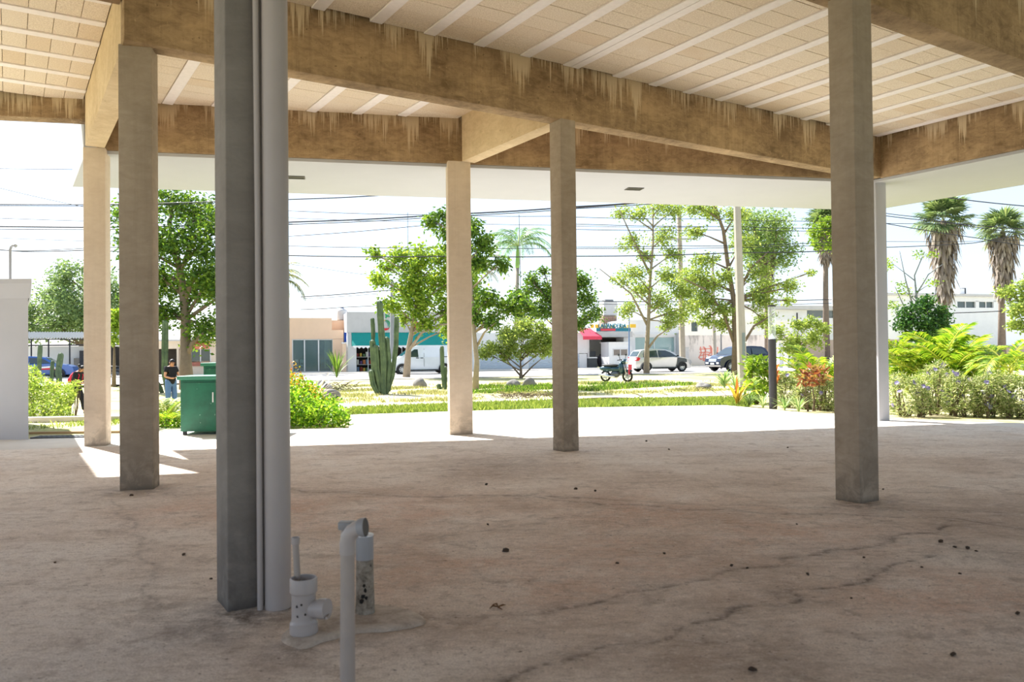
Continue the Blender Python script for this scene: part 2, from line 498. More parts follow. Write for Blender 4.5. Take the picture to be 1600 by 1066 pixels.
un_A = un_of(Vector((-6.72, 12.81, 0)))[0]; un_B = un_of(Vector((7.3, 15.75, 0)))[0]
beam(MUN, (un_A + .02, 13.97, ZB), (un_B + .25, 14.27, ZT), M_BEAM, 'stained concrete front beam above the white canopy soffit')
beam(MUN, (un_A - 6.5, 13.93, 5.27), (un_A - .02, 14.23, ZT), M_BEAM, 'shallow concrete edge beam over the white wall block')

# ------------------------------------------------------------------ ceilings: slab, ribs and blocks
def sn(s, n):   # point with given s (beam grid) and n (street front)
    det = D1.x * N3.y - D1.y * N3.x
    return ((s * N3.y - n * D1.y) / det, (D1.x * n - N3.x * s) / det)
def xy(v): return (v.x, v.y)
blk_mesh = {}
def bay(name, poly, label):
    o = MB().prism(poly, ZC + .065, ZC + .32).build(name, M_SLAB)
    return tag(o, label, 'ceiling', kind='structure')
def piece(name, a, b, z0, m, parent, cache=True):
    w, d = round(b[0] - a[0], 3), round(b[1] - a[1], 3)
    key = (name, w, d)
    if key not in blk_mesh:
        t = MB().box((0, 0, 0), (w, d, ZC + .07 - z0))
        me = t.mesh(name)
        bm = bmesh.new(); bm.from_mesh(me)
        bmesh.ops.bevel(bm, geom=[e for e in bm.edges if e.calc_length() > .1 and max(v.co.z for v in e.verts) < .001], offset=.004, segments=1, affect='EDGES')
        bm.to_mesh(me); bm.free()
        me.materials.append(m)
        blk_mesh[key] = me
    p = st(a[0], a[1], z0 + random.uniform(-.003, .003))
    return link_mesh(name, blk_mesh[key], None, parent, p, (0, 0, math.atan2(D1.y, D1.x)))
lim = lambda s: 13.97
main_bay = bay('ceiling', [xy(st(-7, -11)), xy(st(14.8, -11)), xy(st(14.8, 9.41)), xy(st(-7, 9.41))], 'pale sand coloured block ceiling with white ribs between the two long beams')
far_bay = bay('ceiling', [xy(st(1.04, 9.42)), xy(st(14.8, 9.42)), sn(14.8, 14.27), sn(1.04, 14.27)], 'narrow block ceiling bay behind the long stained beam')
left_bay = bay('ceiling', [xy(st(-7, 9.42)), xy(st(1.03, 9.42)), sn(1.03, 14.98), sn(-7, 14.98)], 'tile like block ceiling bay at the top corner over the white wall block')
RW = .165
ribs = [4.56 + .745 * k for k in range(-4, 3)] + [6.79] + [7.71 + .727 * k for k in range(10)]
ribs = [r for r in ribs if r < 14.3]
def n_of_t(s, t):
    p = st(s, t); return p.x * N3.x + p.y * N3.y
nb = 0
for i, s in enumerate(ribs):
    w = .28 if abs(s - 6.79) < .01 else RW
    if w < .2: piece('rib', (s, 4.91), (s + w, 9.26), ZC - .004, M_RIB, main_bay)
    else:
        piece('rib', (s, 4.91), (s + .136, 9.26), ZC - .004, M_RIB, main_bay)
        piece('rib', (s + .144, 4.91), (s + w, 9.26), ZC - .004, M_RIB, main_bay)
    nx = ribs[i + 1] if i + 1 < len(ribs) else 14.49
    off = (i * 0.137) % .33
    t = 4.92
    tt = []
    while t < 9.2:
        e = min(t + (.326 if t > 4.95 else .15 + off * .6), 9.262)
        if e - t > .05: tt.append((t, e))
        t = e + .005
    for a, e in tt:
        piece('block', (round(s + w + .004, 3), a), (round(nx - .004, 3), e), ZC + .012, M_BLOCK, main_bay); nb += 1
piece('block', (1.33, 4.92), (1.57, 9.26), ZC + .012, M_BLOCK, main_bay)
fr = [1.42 + .72 * k for k in range(7)] + [6.76] + [7.65 + .727 * k for k in range(9)]
for i, s in enumerate(fr):
    nx = fr[i + 1] if i + 1 < len(fr) else 14.4
    tmax = 9.56
    while n_of_t(s, tmax + .05) < 13.96: tmax += .05
    w = RW if abs(s - 6.76) > .01 else .26
    if tmax > 9.7 and w < .2: piece('rib', (s, 9.56), (s + w, tmax), ZC - .004, M_RIB, far_bay)
    t = 9.56 + .03
    while t < tmax - .05:
        e = min(t + .326, tmax - .02)
        if e - t > .04: piece('block', (round(s + w + .004, 3), round(t, 3)), (round(nx - .004, 3), round(e, 3)), ZC + .012, M_BLOCK, far_bay)
        t = e + .005
for k in range(7):                      # the corner bay: ribs run along the beams, blocks between them
    t0 = 9.56 + .745 * k + (-.03)
    r0 = 10.26 + .74 * k
    for j in range(20):
        s1 = 1.03 - .275 * j
        a, b = (r0 - .585, r0 - .005)
        if n_of_t(s1, a) > 14.1 or a < 9.0: continue
        while n_of_t(s1, b) > 14.17 and b > a + .1: b -= .02
        piece('block', (round(s1 - .269, 3), round(max(a, 9.56), 3)), (round(s1, 3), round(b, 3)), ZC + .012, M_BLOCK, left_bay)
    if n_of_t(1.0, r0 + .14) < 13.93: piece('rib', (-4.6, r0), (1.03, r0 + .15), ZC - .004, M_RIB, left_bay)

# ------------------------------------------------------------------ white canopy round the outside
NO, SO = 16.83, 17.5
canopy = empty('canopy', (0, 0, 0), 0, 'wide white canopy soffit with a tall fascia around the outside of the hall', 'canopy')
canopy['kind'] = 'structure'
MB().prism([sn(1.06, 14.0), sn(1.06, NO), sn(SO, NO), xy(st(SO, -11)), xy(st(14.56, -11)), sn(14.56, 14.0)], 4.74, 4.795).build('soffit', M_WHITE, canopy)
MB().prism([sn(1.06, 14.29), sn(1.06, NO), sn(SO, NO), xy(st(SO, -11)), xy(st(14.83, -11)), sn(14.83, 14.29)], 4.796, 6.15).build('fascia', M_WHITE, canopy)
M_SLOT = plain('dark_slot', C(46, 42, 38), 0.4, 0.1)
for px, py, lab in ((462, 277, 'dark recessed soffit light beside the pipes of the dark grey column'), (991, 295, 'dark recessed soffit light between the slender middle column and the thick brown column')):
    p = gnd(px, py, 4.74)
    o = empty('recessed_light', (p.x, p.y, 4.74), A3, lab, 'light')
    m = MB()
    for a, b in (((-.17, -.12, -.012), (.17, -.10, .0)), ((-.17, .10, -.012), (.17, .12, .0)), ((-.17, -.10, -.012), (-.15, .10, .0)), ((.15, -.10, -.012), (.17, .10, .0))): m.box(a, b)
    m.build('frame', M_SLOT, o)
    MB().box((-.15, -.10, -.005), (.15, .10, .0)).build('lens', plain('smoked_lens', C(34, 30, 26), .6), o)


up_ = MB().prism([sn(-7, 11.5), sn(-.62, 11.5), sn(-.62, 14.9), sn(-7, 14.9)], ZC + .33, 6.9)  # unseen block and projecting slab, added to keep sun off the corner floor
up_.prism([sn(-7, 11), sn(-.62, 11), sn(-.62, 19.0), sn(-7, 19.0)], 6.9, 7.1)
tag(up_.build('roof', M_WHITE), 'unseen roof block and slab added to shade the floor of the corner bay', 'roof', kind='structure')

# ------------------------------------------------------------------ pipes around the dark column and in the foreground
M_PVC = plain('white_plastic', C(172, 164, 160), 0.35, 0.04, 5)
M_PVC_OLD = plain('dusty_white_plastic', C(164, 154, 146), 0.45, 0.08, 7)
M_PVC_GREY = plain('grey_plastic', C(150, 150, 152), 0.4, 0.07, 6)
p = gnd(434.5, 949); p = Vector((p.x, p.y, 0))
o = empty('downpipe', (p.x, p.y, 0), 0, 'thick white round drain pipe running down the dark grey column', 'pipe')
MB().cyl((0, 0, 0), (0, 0, 4.79), .0735, n=32).build('pipe', M_PVC, o, autosmooth=True)
q = gnd(412, 950)
q.x -= .008; q.y -= .035
MB().tube([(q.x, q.y, 0), (q.x - .002, q.y, 2.2), (q.x - .012, q.y, 4.79)], .0165, 14).build('conduit', M_PVC, None, autosmooth=True)
tag(bpy.data.objects['conduit'], 'thin white conduit between the dark grey column and the thick drain pipe', 'pipe')

Y = 3.46
p = at(544, 1090, Y); bx = p.x
top = at(543, 862, Y)
zt = top.z
o = empty('vent_pipe', (bx, Y, 0), 0, 'tall white plastic standpipe with a curved elbow opening sideways at its top', 'pipe')
tx = top.x - bx
r = .0305
MB().tube([(0, 0, 0), (tx, 0, zt + .04)], r, 20).build('pipe', M_PVC_OLD, o, autosmooth=True)
hub = MB().tube([(tx, 0, zt - .01), (tx, 0, zt + .035), (tx + .004, 0, zt + .062), (tx + .022, -.003, zt + .087), (tx + .044, -.006, zt + .100), (tx + .062, -.009, zt + .105)], [.034, .034, .034, .034, .034, .034], 20)
hub.build('elbow', M_PVC, o, autosmooth=True)
MB().tube([(tx + .052, -.007, zt + .103), (tx + .062, -.009, zt + .105), (tx + .082, -.012, zt + .107)], [.036, .041, .041], 20, cap=False).build('elbow_rim', M_PVC_GREY, o, autosmooth=True)
MB().cyl((tx + .078, -.0115, zt + .1065), (tx + .0805, -.012, zt + .107), .036).build('opening', plain('pipe_dark', C(92, 88, 84), .8), o)
q = at(537, 1080, 3.56); tp = at(538, 815, 3.56)
o = empty('supply_pipe', (q.x, 3.56, 0), 0, 'thinner white pipe with a square cap right behind the elbow standpipe', 'pipe')
MB().tube([(0, 0, 0), (tp.x - q.x, 0, tp.z - .02)], .0165, 14).build('pipe', M_PVC_OLD, o, autosmooth=True)
bevelled('cap', (tp.x - q.x - .024, -.024, tp.z - .035), (tp.x - q.x + .045, .024, tp.z), M_PVC_GREY, o, .004)

p = gnd(470, 1001); p.y += .06
o = empty('drain_tee', (p.x, p.y, .018), 0, 'white plastic drain tee with a plugged side outlet standing on the floor', 'pipe fitting')
MB().lathe([(.068, 0), (.071, .004), (.071, .052), (.064, .06), (.061, .075), (.061, .195), (.064, .205), (.069, .212), (.069, .278), (.0665, .282), (.061, .282), (.060, .2), (.0, .198)], 28, cap=False).build('body', M_PVC, o, autosmooth=True)
MB().tube([(.045, -.01, .125), (.085, -.022, .128), (.088, -.023, .129), (.13, -.036, .132)], [.046, .046, .051, .051], 22).build('side_outlet', M_PVC, o, autosmooth=True)
MB().box((.128, -.075, .09), (.138, .005, .105)).build('plug_bar', M_PVC_OLD, o)
for i, (a, z) in enumerate([(-1.9, .15), (-1.5, .16), (-1.85, .10), (-1.2, .11)]): MB().blob((.0605 * math.cos(a), .0605 * math.sin(a), z), (.007, .004, .007), i, .3, 1).build('paint_spot', plain('black_paint', C(48, 42, 38), .8), o)
tp = at(458, 843, p.y - .0)
x = tp.x - p.x
o2 = empty('thin_pipe', (tp.x, p.y + .045, 0), 0, 'thin white pipe with a small collar rising out of the drain tee', 'pipe')
MB().tube([(.012, 0, .199), (0, 0, tp.z - .03)], .0165, 14).build('pipe', M_PVC_OLD, o2, autosmooth=True)
MB().lathe([(.0205, tp.z - .035), (.022, tp.z - .03), (.022, tp.z), (.018, tp.z), (.017, tp.z - .02), (0, tp.z - .02)], 16, cap=False).build('collar', M_PVC, o2, autosmooth=True)
p = gnd(568, 968); p.y += .05
t = at(568, 842, p.y)
o = empty('capped_pipe', (p.x, p.y, .024), 0, 'stout upright pipe with a white cap and a dirty cement coated foot', 'pipe')
tt = NT('dirty_cement_pipe'); g = tt.coord()
c = tt.ramp(tt.noise(g, 14, 6, .75, .4), [(.35, C(92, 82, 70)), (.5, C(140, 130, 116)), (.7, C(176, 168, 156))])
c = tt.mix(tt.ramp(tt.noise(g, 22, 4, .7), [(.62, 0), (.68, .9)]), c, C(44, 38, 32)); tt.bump(tt.noise(g, 30, 5), .5, .01); tt.done(c, .95)
H = t.z
MB().lathe([(.055, 0), (.052, .03), (.050, .12), (.047, .25), (.046, H - .12), (.0455, H - .1)], 28).build('pipe', tt.m, o, autosmooth=True)
MB().lathe([(.0485, H - .135), (.0485, H - .008), (.047, H - .002)], 28).build('collar', M_PVC_GREY, o, autosmooth=True)
MB().lathe([(.0495, H - .006), (.0495, H), (.043, H + .003), (0, H + .004)], 28).build('cap', plain('bright_white_plastic', C(240, 240, 242), .3, .02), o, autosmooth=True)
for i, (a, z, s) in enumerate([(-1.6, .10, .016), (-1.35, .13, .012), (-1.5, .16, .009), (-1.75, .07, .013), (-1.3, .09, .01)]): MB().blob((.049 * math.cos(a), .049 * math.sin(a), z), (s, s * .5, s * 1.3), 20 + i, .4, 1).build('tar_spot', plain('tar', C(30, 26, 22), .8), o)
# thin skirt of cement spilt round the pipes
out = [(440, 1000), (470, 1015), (510, 1003), (560, 990), (600, 988), (630, 984), (656, 978), (666, 970), (650, 958), (615, 950), (585, 948), (545, 950), (510, 952), (480, 962), (455, 978)]
rr = random.Random(8); o2_ = []
for i in range(len(out)):
    a, b, c_, d_ = (Vector(out[(i + j) % len(out)]) for j in (-1, 0, 1, 2))
    for q in (0, .25, .5, .75):
        v = .5 * (2 * b + (c_ - a) * q + (2 * a - 5 * b + 4 * c_ - d_) * q * q + (3 * b - a - 3 * c_ + d_) * q ** 3)
        o2_.append((v.x + rr.uniform(-1.6, 1.6), v.y + rr.uniform(-.7, .7)))
out = o2_
m = MB(); k = len(out)
P = [gnd(*q) for q in out]; cen = sum(P, Vector()) / k
vs = [(q.x, q.y, .0) for q in P] + [(q.x * .93 + cen.x * .07, q.y * .93 + cen.y * .07, .016) for q in P] + [(q.x * .6 + cen.x * .4, q.y * .6 + cen.y * .4, .022) for q in P] + [(cen.x, cen.y, .025)]
fs = []
for L in (0, 1):
    for i in range(k): fs.append((L * k + i, L * k + (i + 1) % k, (L + 1) * k + (i + 1) % k, (L + 1) * k + i))
for i in range(k): fs.append((2 * k + i, 2 * k + (i + 1) % k, 3 * k))
tt = NT('cement_splash'); g = tt.coord(); n = tt.noise(g, 6, 6, .75, .3)
tt.bump(tt.noise(g, 25, 5), .5, .012); tt.done(tt.ramp(n, [(.35, C(160, 145, 130)), (.65, C(212, 200, 186))]), .95)
a = sum(P[i].x * P[(i + 1) % k].y - P[(i + 1) % k].x * P[i].y for i in range(k))
if a < 0: fs = [f[::-1] for f in fs]
o = m.add(vs, fs).build('cement_patch', tt.m, None, smooth=True)
tag(o, 'thin pale patch of spilt cement round the foot of the capped pipe', 'cement')

# pebbles and crumbs on the floor
M_PEB = plain('dark_stone', C(70, 56, 44), .9, .25, 20)
pebs = [(791, 862, .024), (1038, 866, .014), (964, 881, .013), (1143, 885, .016), (1168, 888, .01), (762, 820, .012), (1470, 848, .022), (1492, 856, .014), (1512, 858, .02), (1525, 862, .012), (1489, 1025, .018), (1500, 897, .01), (1262, 898, .014), (1440, 887, .01), (287, 868, .017), (206, 775, .02), (86, 880, .012), (1380, 765, .012), (1231, 700, .016), (1010, 690, .02), (1045, 703, .018), (760, 758, .02), (900, 765, .02), (930, 768, .018), (1175, 1049, .02), (1590, 960, .016), (330, 905, .01), (1245, 820, .012), (1330, 935, .008), (1045, 825, .01), (1350, 872, .012)]
src = None
for i, (px, py, r) in enumerate(pebs):
    g0 = gnd(px, py)
    if src is None:
        o = src = MB().blob((0, 0, .6), (1, .8, .7), 5, .35, 1).build('pebble', M_PEB, None, smooth=True)
    else:
        o = src.copy(); COL.objects.link(o)
    o.location = (g0.x, g0.y, -.004); o.scale = (r, r, r); o.rotation_euler = (0, 0, i * 1.7)
    tag(o, 'small dark stone or crumb lying loose on the brown concrete floor', 'pebble', 'loose dark crumbs on the floor')
g0 = gnd(778, 950)
m = MB()
for i in range(4):
    a = i * 1.5 + .3
    m.tube([(0, 0, .006), (.03 * math.cos(a), .03 * math.sin(a), .014), (.055 * math.cos(a + .4), .055 * math.sin(a + .4), .005)], [.004, .006, .002], 5)
o = m.build('dry_leaf', plain('dry_leaf', C(110, 78, 52), .9), None, loc=(g0.x, g0.y, 0))
tag(o, 'small curled dry brown leaf lying on the concrete floor', 'leaf')

# ------------------------------------------------------------------ ground outside: paving, lawn, path, road
def ground_mat():
    t = NT('dry_lawn_ground')
    g = t.coord(kind='World')
    a = t.noise(g, 0.35, 6, 0.65, 0.4)
    b = t.noise(g, 3.0, 6, 0.75)
    f = t.math('ADD', t.math('MULTIPLY', a, .6), t.math('MULTIPLY', b, .4))
    c = t.ramp(f, [(0.36, C(140, 148, 90)), (0.47, C(176, 174, 122)), (0.56, C(196, 184, 152)), (0.68, C(204, 188, 164))])
    c = t.mix(t.ramp(t.noise(g, 9, 5, .7), [(.62, 0), (.72, .5)]), c, C(104, 112, 62))
    t.bump(b, .6, .05)
    return t.done(c, .95, 0, .1)
M_GROUND = ground_mat()
xs = np.concatenate([np.linspace(-160, -32, 17), np.arange(-30, 30.1, .8), np.linspace(32, 160, 17)])
ys = np.concatenate([np.linspace(-90, 8, 9), np.arange(10, 48.1, .8), np.linspace(50, 260, 14)])
m = MB()
m.v = [(x, y, terrain(x, y) - .045) for y in ys for x in xs]
nx_ = len(xs)
m.f = [(j * nx_ + i, j * nx_ + i + 1, (j + 1) * nx_ + i + 1, (j + 1) * nx_ + i) for j in range(len(ys) - 1) for i in range(nx_ - 1)]
tag(m.build('ground', M_GROUND, None, smooth=True), 'dry patchy lawn and bare soil of the garden and median', 'ground', kind='structure')
def pave_mat():
    t = NT('white_paving')
    g = t.coord(kind='World')
    n = t.noise(g, 1.3, 6, .65)
    c = t.ramp(n, [(.3, C(204, 199, 192)), (.7, C(220, 216, 210))])
    t.bump(t.noise(g, 30, 4), .15, .01)
    return t.done(c, .85, 0, .3)
M_PAVE = pave_mat()
far_edge = [(-400, 689), (40, 686), (135, 684), (188, 681), (243, 668), (300, 667), (457, 671), (545, 669), (548, 648), (700, 643), (900, 637), (1130, 633), (1210, 640), (1300, 650), (1395, 656), (1600, 661), (1900, 668)]
poly = [xy(gnd(*q)) for q in far_edge] + [xy(st(24, 2)), xy(st(24, -11)), xy(st(15.28, -11)), sn(15.28, 13.75), sn(-10, 13.75)]
bm = bmesh.new()
f = bm.faces.new([bm.verts.new((x, y, -.12)) for x, y in poly])
bm.normal_update()
if f.normal.z < 0: f.normal_flip()
ex = bmesh.ops.extrude_face_region(bm, geom=[f])
for v in [e for e in ex['geom'] if isinstance(e, bmesh.types.BMVert)]: v.co.z = -.002
bmesh.ops.triangulate(bm, faces=[f for f in bm.faces if len(f.verts) > 4])
bmesh.ops.recalc_face_normals(bm, faces=bm.faces[:])
me = bpy.data.meshes.new('paving'); bm.to_mesh(me); bm.free()
tag(link_mesh('paving', me, M_PAVE), 'bright white concrete paving outside the hall', 'paving', kind='structure')
def slab(name, a0, a1, w0, w1, z, m, label, cat, th=.08):
    P = [E1 * a0 + E2 * w0, E1 * a1 + E2 * w0, E1 * a1 + E2 * w1, E1 * a0 + E2 * w1]
    return tag(MB().prism([xy(p) for p in P], z - th, z).build(name, m), label, cat, kind='structure')
M_ROAD = plain('pale_asphalt', C(176, 172, 168), .9, .06, 2, bump=.3)
M_KERB = plain('pale_kerb', C(206, 200, 190), .9, .07, 4, bump=.2)
slab('road', -120, 120, 44.2, 57.5, -.005, M_ROAD, 'pale grey street running past the shops', 'road', .03)
slab('sidewalk', -120, 120, 57.5, 61.2, .06, M_KERB, 'pale pavement in front of the shops', 'pavement', .12)
p0, p1 = gnd(540, 637), gnd(1160, 616)
pth = (p1 - p0).normalized(); pn = Vector((-pth.y, pth.x, 0))
P = [p0 - pth * 1.5, p1 + pth * 4, p1 + pth * 4 + pn * 1.1, p0 - pth * 1.5 + pn * 1.5]
tag(MB().prism([xy(p) for p in P], -.08, -.02).build('path', plain('sandy_path', C(208, 196, 178), .95, .08, 3, bump=.3)), 'narrow sandy path across the lawn beyond the paving', 'path', kind='structure')
# low kerbs and grate beside the white wall block
def strip(name, a, b, wd, z0, z1, m, label, cat, kind=None):
    a, b = Vector(a), Vector(b); d = (b - a); d.z = 0; d.normalize(); n = Vector((-d.y, d.x, 0)) * wd
    o = MB().prism([xy(a), xy(b), xy(b + n), xy(a + n)], z0, z1).build(name, m)
    return tag(o, label, cat, kind=kind)
g0, g1 = gnd(30, 664, -.12), gnd(245, 660, -.12)
strip('kerb', g0, g1, .28, -.4, .04, M_KERB, 'low pale kerb in the grass behind the sunlit tan column', 'kerb')
g0, g1 = gnd(45, 677, -.02), gnd(190, 675, -.02)
strip('kerb', g0, g1, .1, -.3, .0, plain('brown_kerb', C(176, 150, 120), .9, .1, 8), 'narrow brownish edging strip beside the drain grate', 'kerb')
g0 = gnd(46, 684.5); g1 = gnd(134, 683)
o = empty('drain_grate', g0, math.atan2(g1.y - g0.y, g1.x - g0.x), 'dark metal drain grate strip in front of the feathery bush', 'grate')
L = (g1 - g0).length
M_IRON = plain('dark_iron', C(86, 88, 94), .5, .1, 9, .6)
m = MB(); m.box((0, .02, -.03), (L, .05, .006)); m.build('side_bar', M_IRON, o)
m = MB(); m.box((0, .33, -.03), (L, .36, .006)); m.build('side_bar', M_IRON, o)
src = MB().box((0, .05, -.03), (.03, .33, .004)).build('bar', M_IRON, o)
for k in range(1, int(L / .09)):
    c = src.copy(); COL.objects.link(c); c.parent = o; c.location = (k * .09, 0, 0)

# ------------------------------------------------------------------ leaves
def leaf_quads(P, L, W, droop=0.25, rng=RNG, up=0.0):
    n = len(P)
    d = rng.normal(size=(n, 3)); d[:, 2] = d[:, 2] * .6 - droop + up
    d /= np.linalg.norm(d, axis=1)[:, None]
    r = rng.normal(size=(n, 3)); r[:, 2] *= .5
    s = np.cross(d, r); s /= np.linalg.norm(s, axis=1)[:, None] + 1e-9
    l = (L * rng.uniform(.7, 1.25, n))[:, None]; w = (W * rng.uniform(.7, 1.25, n))[:, None]
    up_ = np.cross(s, d)
    b = P + d * l * .45 + up_ * l * .06
    return np.stack([P, b + s * w * .5, P + d * l, b - s * w * .5], 1)
def ellip(n, c, r, rng=RNG, shell=.35):
    v = rng.normal(size=(n, 3)); v /= np.linalg.norm(v, axis=1)[:, None]
    k = rng.uniform(shell, 1, n) ** .6
    return np.asarray(c)[None] + v * k[:, None] * np.asarray(r)[None]
L_MID = leafmat('leaf_mid', [C(58, 92, 34), C(92, 128, 44), C(140, 168, 60)])
L_DARK = leafmat('leaf_dark', [C(36, 72, 30), C(60, 104, 46), C(96, 136, 60)], .4)
L_LIME = leafmat('leaf_lime', [C(96, 132, 40), C(140, 172, 56), C(184, 202, 84)])
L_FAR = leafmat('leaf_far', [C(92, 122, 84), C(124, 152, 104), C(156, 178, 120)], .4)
L_PALE = leafmat('leaf_pale', [C(120, 146, 70), C(152, 174, 88), C(188, 200, 116)], .5)
M_BARK = plain('bark', C(118, 102, 86), .95, .2, 9, bump=.5)
M_BARK_PALE = plain('bark_pale', C(150, 136, 116), .95, .15, 9, bump=.4)
def tree(name, label, cat, Y, trunk, blobs, r0, leaf, L, W, dens=1.0, bark=None, limbs=(), seed=1, depth=.75, clus=.32, group=None, dshift=0, droop=.25):
    rng = np.random.default_rng(seed); rr = random.Random(seed)
    k = Y / F_PX
    b0 = at(*trunk[0], Y)
    root = empty(name, (b0.x, b0.y, min(b0.z, terrain(b0.x, b0.y))), 0, label, cat, group)
    o3 = Vector(root.location)
    T = [at(px, py, Y) - o3 for px, py in trunk]
    T[0].z = -.12
    for i in range(1, len(T)): T[i].y += rr.uniform(-.15, .15) * i
    m = MB()
    nT = len(T)
    m.tube(T, [r0 * (1.25 if i == 0 else 1 - .75 * i / (nT - 1)) for i in range(nT)], 9)
    m.build('trunk', bark or M_BARK, root, smooth=True)
    for lb in limbs:
        q = [at(px, py, Y) - o3 for px, py in lb]
        for i, v in enumerate(q): v.y -= .35 * i
        MB().tube(q, [r0 * .5 * (1 - .7 * i / (len(q) - 1)) for i in range(len(q))], 7).build('limb', bark or M_BARK, root, smooth=True)
    tw = MB(); pts = []
    H = T[-1].z
    for px, py, r in blobs:
        R_ = r * k
        c = at(px, py, Y) - o3
        c.y += rr.uniform(-1, 1) * max(R_ * .9, abs(c.x - T[-1].x) * depth * .6) * depth + dshift
        # branch from the trunk below the blob
        zz = c.z - max(.3, .55 * abs(c.x - T[-1].x) + R_ * .4)
        zz = min(max(zz, T[max(1, nT // 3)].z), H)
        for i in range(nT - 1):
            if T[i].z <= zz <= T[i + 1].z + 1e-6:
                s = (zz - T[i].z) / max(1e-6, T[i + 1].z - T[i].z); a = T[i].lerp(T[i + 1], s); break
        else: a = T[-1]
        mid = a.lerp(c, .5) + Vector((rr.uniform(-.1, .1), rr.uniform(-.1, .1), .12)) * R_
        rb = r0 * .34
        tw.tube([a, a.lerp(mid, .5) , mid, c], [rb, rb * .8, rb * .6, rb * .3], 5)
        nc = max(3, int(7 * dens + R_ * 4))
        e = ellip(nc, (c.x, c.y, c.z), (R_, R_ * .95, R_ * .8), rng, .25)
        for q in e:
            q = Vector(q)
            s = mid.lerp(c, rr.uniform(.1, 1))
            tw.tube([s, s.lerp(q, .55) + Vector((0, 0, .06 * R_)), q], [rb * .3, rb * .2, rb * .08], 3, cap=False)
        nl = int(1.25 * r * r * dens * (0.030 / (L * W)) * (Y / 47.) ** 2 * 1.0)
        per = rng.integers(0, nc, nl)
        base = e[per]
        # leaves lie along the outer half of each twig and round its tip
        back = rng.uniform(0, .45, nl)[:, None]
        base = base * (1 - back) + np.array([c.x, c.y, c.z]) * back
        pts.append(base + rng.normal(size=(nl, 3)) * np.array([1, 1, .7]) * clus * R_)
    tw.build('branches', bark or M_BARK, root, smooth=True)
    bpy.data.objects[-1] if False else None
    P = np.concatenate(pts)
    f = quads('foliage', leaf_quads(P, L, W, droop, rng), leaf, root, np.clip(rng.normal(.5, .28, len(P)), 0, 1))
    f['kind'] = 'stuff'
    root.children[-1]
    for ch in root.children:
        if ch.name.startswith('branches'): ch['kind'] = 'stuff'
    return root
def frond_mesh(name, L, up, sag, n, ll, lw, m, vee=.5, tip=.35, seed=0, curl=0.35):
    rng = np.random.default_rng(seed)
    t = np.linspace(0, 1, 40)
    def pos(t): return np.stack([L * (t - .12 * t ** 2 * sag), 0 * t, L * (up * t - sag * t ** 2)], -1)
    Q = []; rn = []
    p = pos(t)
    for i in range(39):
        w = .012 * L * (1 - t[i]) ** .5 + .004
        a, b = p[i], p[i + 1]
        Q.append([a + [0, -w, 0], a + [0, w, 0], b + [0, w, 0], b + [0, -w, 0]]); rn.append(.95)
        Q.append([a + [0, 0, -w], a + [0, 0, w], b + [0, 0, w], b + [0, 0, -w]]); rn.append(.9)
    for s in (-1, 1):
        for i in range(n):
            tt = .14 + .86 * (i + .5) / n
            a = pos(np.array([tt]))[0]; b = pos(np.array([tt + .01]))[0]
            d = (b - a) / np.linalg.norm(b - a)
            l = ll * (math.sin(math.pi * min(1, (tt * .82 + .12))) ** .6) * rng.uniform(.88, 1.1)
            side = np.array([0, s, 0.0]); upv = np.cross(d, side) * (-s)
            if upv[2] < 0: upv = -upv
            dr = d * .55 + side * .85 + upv * vee * rng.uniform(.6, 1.1); dr /= np.linalg.norm(dr)
            mid = a + dr * l * .5
            e = a + dr * l + np.array([0, 0, -curl * l * rng.uniform(.5, 1.3)])
            wv = d * lw * .5
            Q.append([a, mid + wv, e, mid - wv]); rn.append(rng.uniform(.1, .8))
    o = quads(name, np.array(Q), m, None, np.array(rn))
    me = o.data; bpy.data.objects.remove(o)
    return me
def put(name, me, parent, loc, rz, tilt=0, s=1.0):
    o = bpy.data.objects.new(name, me); COL.objects.link(o)
    o.parent = parent; o.location = loc; o.rotation_euler = Euler((0, -tilt, rz), 'XYZ'); o.scale = (s, s, s)
    return o
def fan_mesh(name, r, m, seed=0, n=26):
    rng = np.random.default_rng(seed)
    Q = []; rn = []
    Q.append([[-r * .9, -.03, 0], [-r * .9, .03, 0], [0, .02, 0], [0, -.02, 0]]); rn.append(.9)
    for i in range(n):
        a = math.radians(-125 + 250 * i / (n - 1)); l = r * (1 - .22 * abs(a) / 2.2) * rng.uniform(.9, 1.05)
        d = np.array([math.cos(a), math.sin(a), 0]); s = np.array([-d[1], d[0], 0])
        w = l * .068
        z = .05 * r * (1 if i % 2 else -1)
        mid = d * l * .6 + [0, 0, z * .5]
        Q.append([d * .01, mid + s * w, d * l + np.array([0, 0, -.25 * l * rng.uniform(.5, 1.2)]), mid - s * w]); rn.append(rng.uniform(.1, .9))
    o = quads(name, np.array(Q), m, None, np.array(rn)); me = o.data; bpy.data.objects.remove(o)
    return me
def blade_mesh(name, L, W, bend, m, seed=0, rnv=None, seg=5):
    """one strap leaf rising from the origin and bending towards +X"""
    rng = np.random.default_rng(seed)
    t = np.linspace(0, 1, seg + 1)
    x = L * (bend * t ** 2); z = L * (t - .45 * bend * t ** 2)
    w = W * np.clip(np.sin(np.pi * (t * .86 + .12)), .03, 1)
    Q = []
    for i in range(seg):
        Q.append([[x[i], -w[i] / 2, z[i]], [x[i], w[i] / 2, z[i]], [x[i + 1], w[i + 1] / 2, z[i + 1]], [x[i + 1], -w[i + 1] / 2, z[i + 1]]])
    o = quads(name, np.array(Q), m, None, np.full(seg, rng.random()) if rnv is None else np.full(seg, rnv)); me = o.data; bpy.data.objects.remove(o)
    return me
